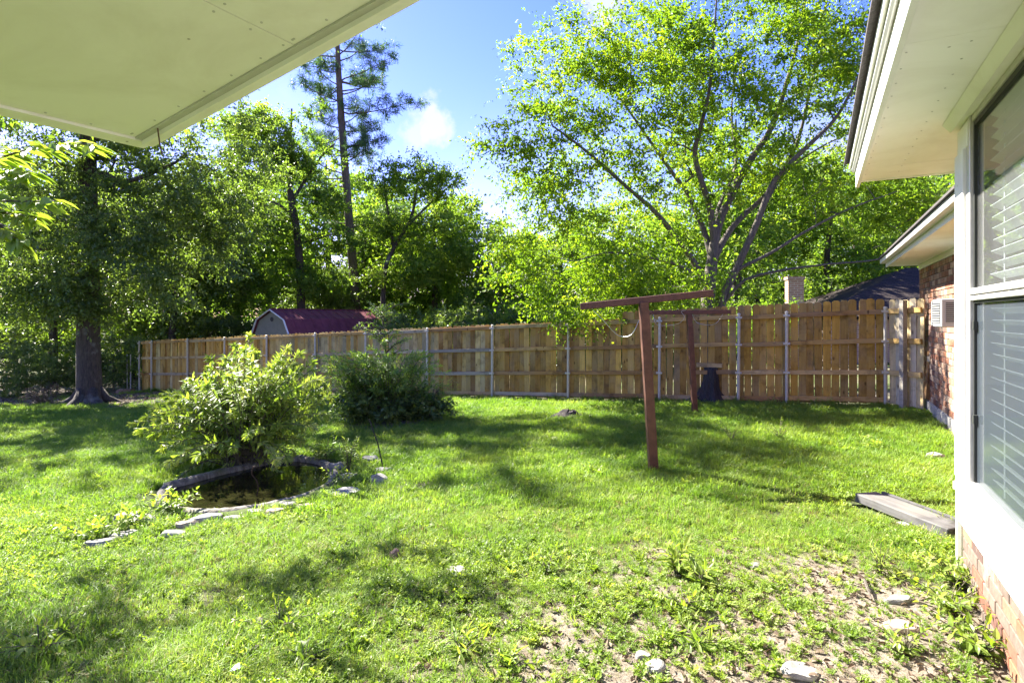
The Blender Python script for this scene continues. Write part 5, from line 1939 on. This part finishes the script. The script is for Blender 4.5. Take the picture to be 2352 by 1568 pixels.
def dark_bush():
    rng = np.random.default_rng(102)
    b = np.array([BUSH[0], BUSH[1], float(gz(BUSH[0], BUSH[1]))])
    lobes = [(-.1, 0, .28, .85, .65, .34), (.6, 0, .2, .5, .45, .24), (-.55, 0, .22, .45, .45, .26)]
    t = build_tree('ivy_mound', 'dark tangled ivy mound before the fence right of the sunlit shrub', 'shrub', b, (M['ivy_leaf'], M['stem']), [(0, 0, -.1), (0, 0, .2), (.1, 0, .45)], [.04, .03, .02], lobes, 170, (.085, .055), 103, (), (8, 8, .22), .1, keep=.2, shell=.3, tip=.004)
    sh = []
    for i in range(150):
        a = rng.uniform(0, 6.283); r = math.sqrt(rng.random()) * .68; h = rng.uniform(.6, 1.38) * (1 - .3 * min(r, 1.0) ** 2)
        x = math.cos(a) * r * 1.55 - .12; yv = math.sin(a) * r * .8
        sh.append([(x * .4, yv * .4, .1), (x * .6, yv * .6, h * .6), (x * .85, yv * .85, h * .92), (x * 1.25, yv * 1.25, h)])
    shoots_plant('leafy_shrub', 'mid green feathery shrub rising out of the dark ivy mound', 'shrub', b + np.array([0, -.1, 0]), sh, .125, .26, 22, rng, M['fern_leaf'], .006, 2)
    sh = []
    tr = [np.array([0, 0, .1]), np.array([-.03, 0, .8]), np.array([-.08, 0, 1.4]), np.array([-.12, 0, 2.05])]
    sh.append(tr)
    for i in range(34):
        h = rng.uniform(1.1, 2.0); a = rng.uniform(0, 6.283); ln = rng.uniform(.2, .6)
        p = np.array([-.03 - .08 * (h - .7), 0, h]); e = p + np.array([math.cos(a) * ln, math.sin(a) * ln, rng.uniform(.05, .3)])
        sh.append([p, (p + e) / 2 + np.array([0, 0, .05]), e])
    b2 = b + np.array([.02, -.1, 0])
    shoots_plant('sapling', 'thin upright sapling with small leaves growing out of the ivy mound', 'sapling', b2, sh, .075, .34, 30, rng, M['fern_leaf'], .012, 2)
    # grass like blades at its right side
    sh = []
    for i in range(26):
        a = rng.uniform(-.6, 1.2); ln = rng.uniform(.5, 1.0)
        sh.append([(0, 0, 0), (math.cos(a) * .1 * ln, rng.normal(0, .05), .5 * ln), (math.cos(a) * .32 * ln, rng.normal(0, .1), .8 * ln), (math.cos(a) * .6 * ln, rng.normal(0, .15), .75 * ln)])
    shoots_plant('tall_grass_clump', 'arching pale grass clump at the right side of the ivy mound', 'grass clump', b + np.array([.75, -.1, -.05]), sh, .2, .05, 12, rng, M['fern_leaf'], .004, 1, droop=.4)


dark_bush()


def yard_weeds():
    rng = np.random.default_rng(104)
    def rosette(name, label, u, v, n, h, spread, ll, lw, mat=M['plant'], per=22, group=None):
        b = G(u, v)
        sh = []
        for i in range(n):
            a = i * 2.4 + rng.normal(0, .3); r = spread * rng.uniform(.3, 1); hh = h * rng.uniform(.6, 1.1)
            sh.append([(math.cos(a) * .01, math.sin(a) * .01, -.01), (math.cos(a) * r * .4, math.sin(a) * r * .4, hh * .6), (math.cos(a) * r, math.sin(a) * r, hh)])
        shoots_plant(name, label, 'weed', b, sh, ll, lw, per, rng, mat, .004, 2, group=group)
    gw = 'leafy weeds in the yard'
    for (lab, u, v, n, h, s, ll, lw) in (
            ('pond edge weeds with broad leaves left of the pond rim', 400, 1180, 16, .22, .3, .08, .5), ('pale weeds over the rocks left of the pond', 300, 1215, 16, .18, .32, .075, .5), ('low white green weeds at the outer left rocks', 200, 1235, 14, .14, .35, .07, .55),
            ('drooping weeds on the pond front rim', 500, 1165, 10, .16, .22, .07, .5), ('small weeds between tan stone and rim', 600, 1155, 10, .14, .2, .06, .5), ('leafy weeds at the right pond tip', 740, 1105, 16, .2, .3, .07, .45), ('tall feathery weed behind the right pond tip', 800, 1080, 14, .42, .22, .07, .3),
            ('weeds around the flat slab by the boulder', 780, 1115, 12, .18, .24, .07, .45), ('bright broad leaf weed in front of the nearer post', 1555, 1318, 9, .2, .12, .13, .32), ('smaller broad leaf weed beside the bright one', 1605, 1348, 6, .14, .1, .11, .32), ('bushy low weed right of the white stone', 1255, 1318, 12, .13, .14, .06, .4),
            ('flat rosette weed near the bottom middle', 1180, 1530, 8, .05, .16, .09, .25), ('rosette weed in bare soil at the bottom', 1600, 1480, 8, .06, .16, .09, .25), ('weeds against the brick below the window', 2195, 1345, 16, .2, .26, .06, .5),
            ('weed patch at the foot of the near brick', 2180, 1400, 16, .16, .28, .055, .5), ('bright weeds in the bottom right corner', 2250, 1500, 16, .16, .26, .06, .5), ('leafy weed in the soil right of the flat stones', 2080, 1500, 14, .12, .2, .05, .5), ('tuft of spiky weed before the plank', 2020, 1315, 12, .18, .12, .09, .14),
            ('pale flower spikes in the lawn behind the plank', 1790, 1010, 14, .26, .3, .04, .3), ('stalky weed just left of the rear lawn patch', 1680, 1012, 10, .24, .3, .04, .3), ('weed tangle on the lawn at the sunlit edge', 1570, 1400, 12, .1, .2, .05, .4), ('weeds at the far left bottom', 90, 1500, 14, .14, .25, .06, .45),
            ('leafy weeds by the broken stick', 640, 1450, 14, .12, .25, .055, .45), ('rosette weed near the plastic scrap', 700, 1520, 9, .08, .18, .08, .28), ('spiky weed low at the bottom left', 1060, 1500, 10, .1, .18, .1, .2)):
        rosette('weed', lab, u, v, n, h, s, ll, lw, group=gw)
    # brushwood under the oak
    b = at(95, 17.6)
    sh = []
    for i in range(60):
        a = rng.uniform(0, 6.283); r = rng.uniform(.2, .9); h = rng.uniform(.15, .6)
        sh.append([(math.cos(a) * r * .2, math.sin(a) * r * .2, 0), (math.cos(a) * r * .6, math.sin(a) * r * .6, h), (math.cos(a) * r, math.sin(a) * r, h * .8)])
    shoots_plant('dry_brush', 'heap of dry reddish brush left of the oak trunk', 'brush pile', b, sh, .09, .3, 12, rng, M['dead_leaf'], .008, 1)


yard_weeds()


lawn()
litter()
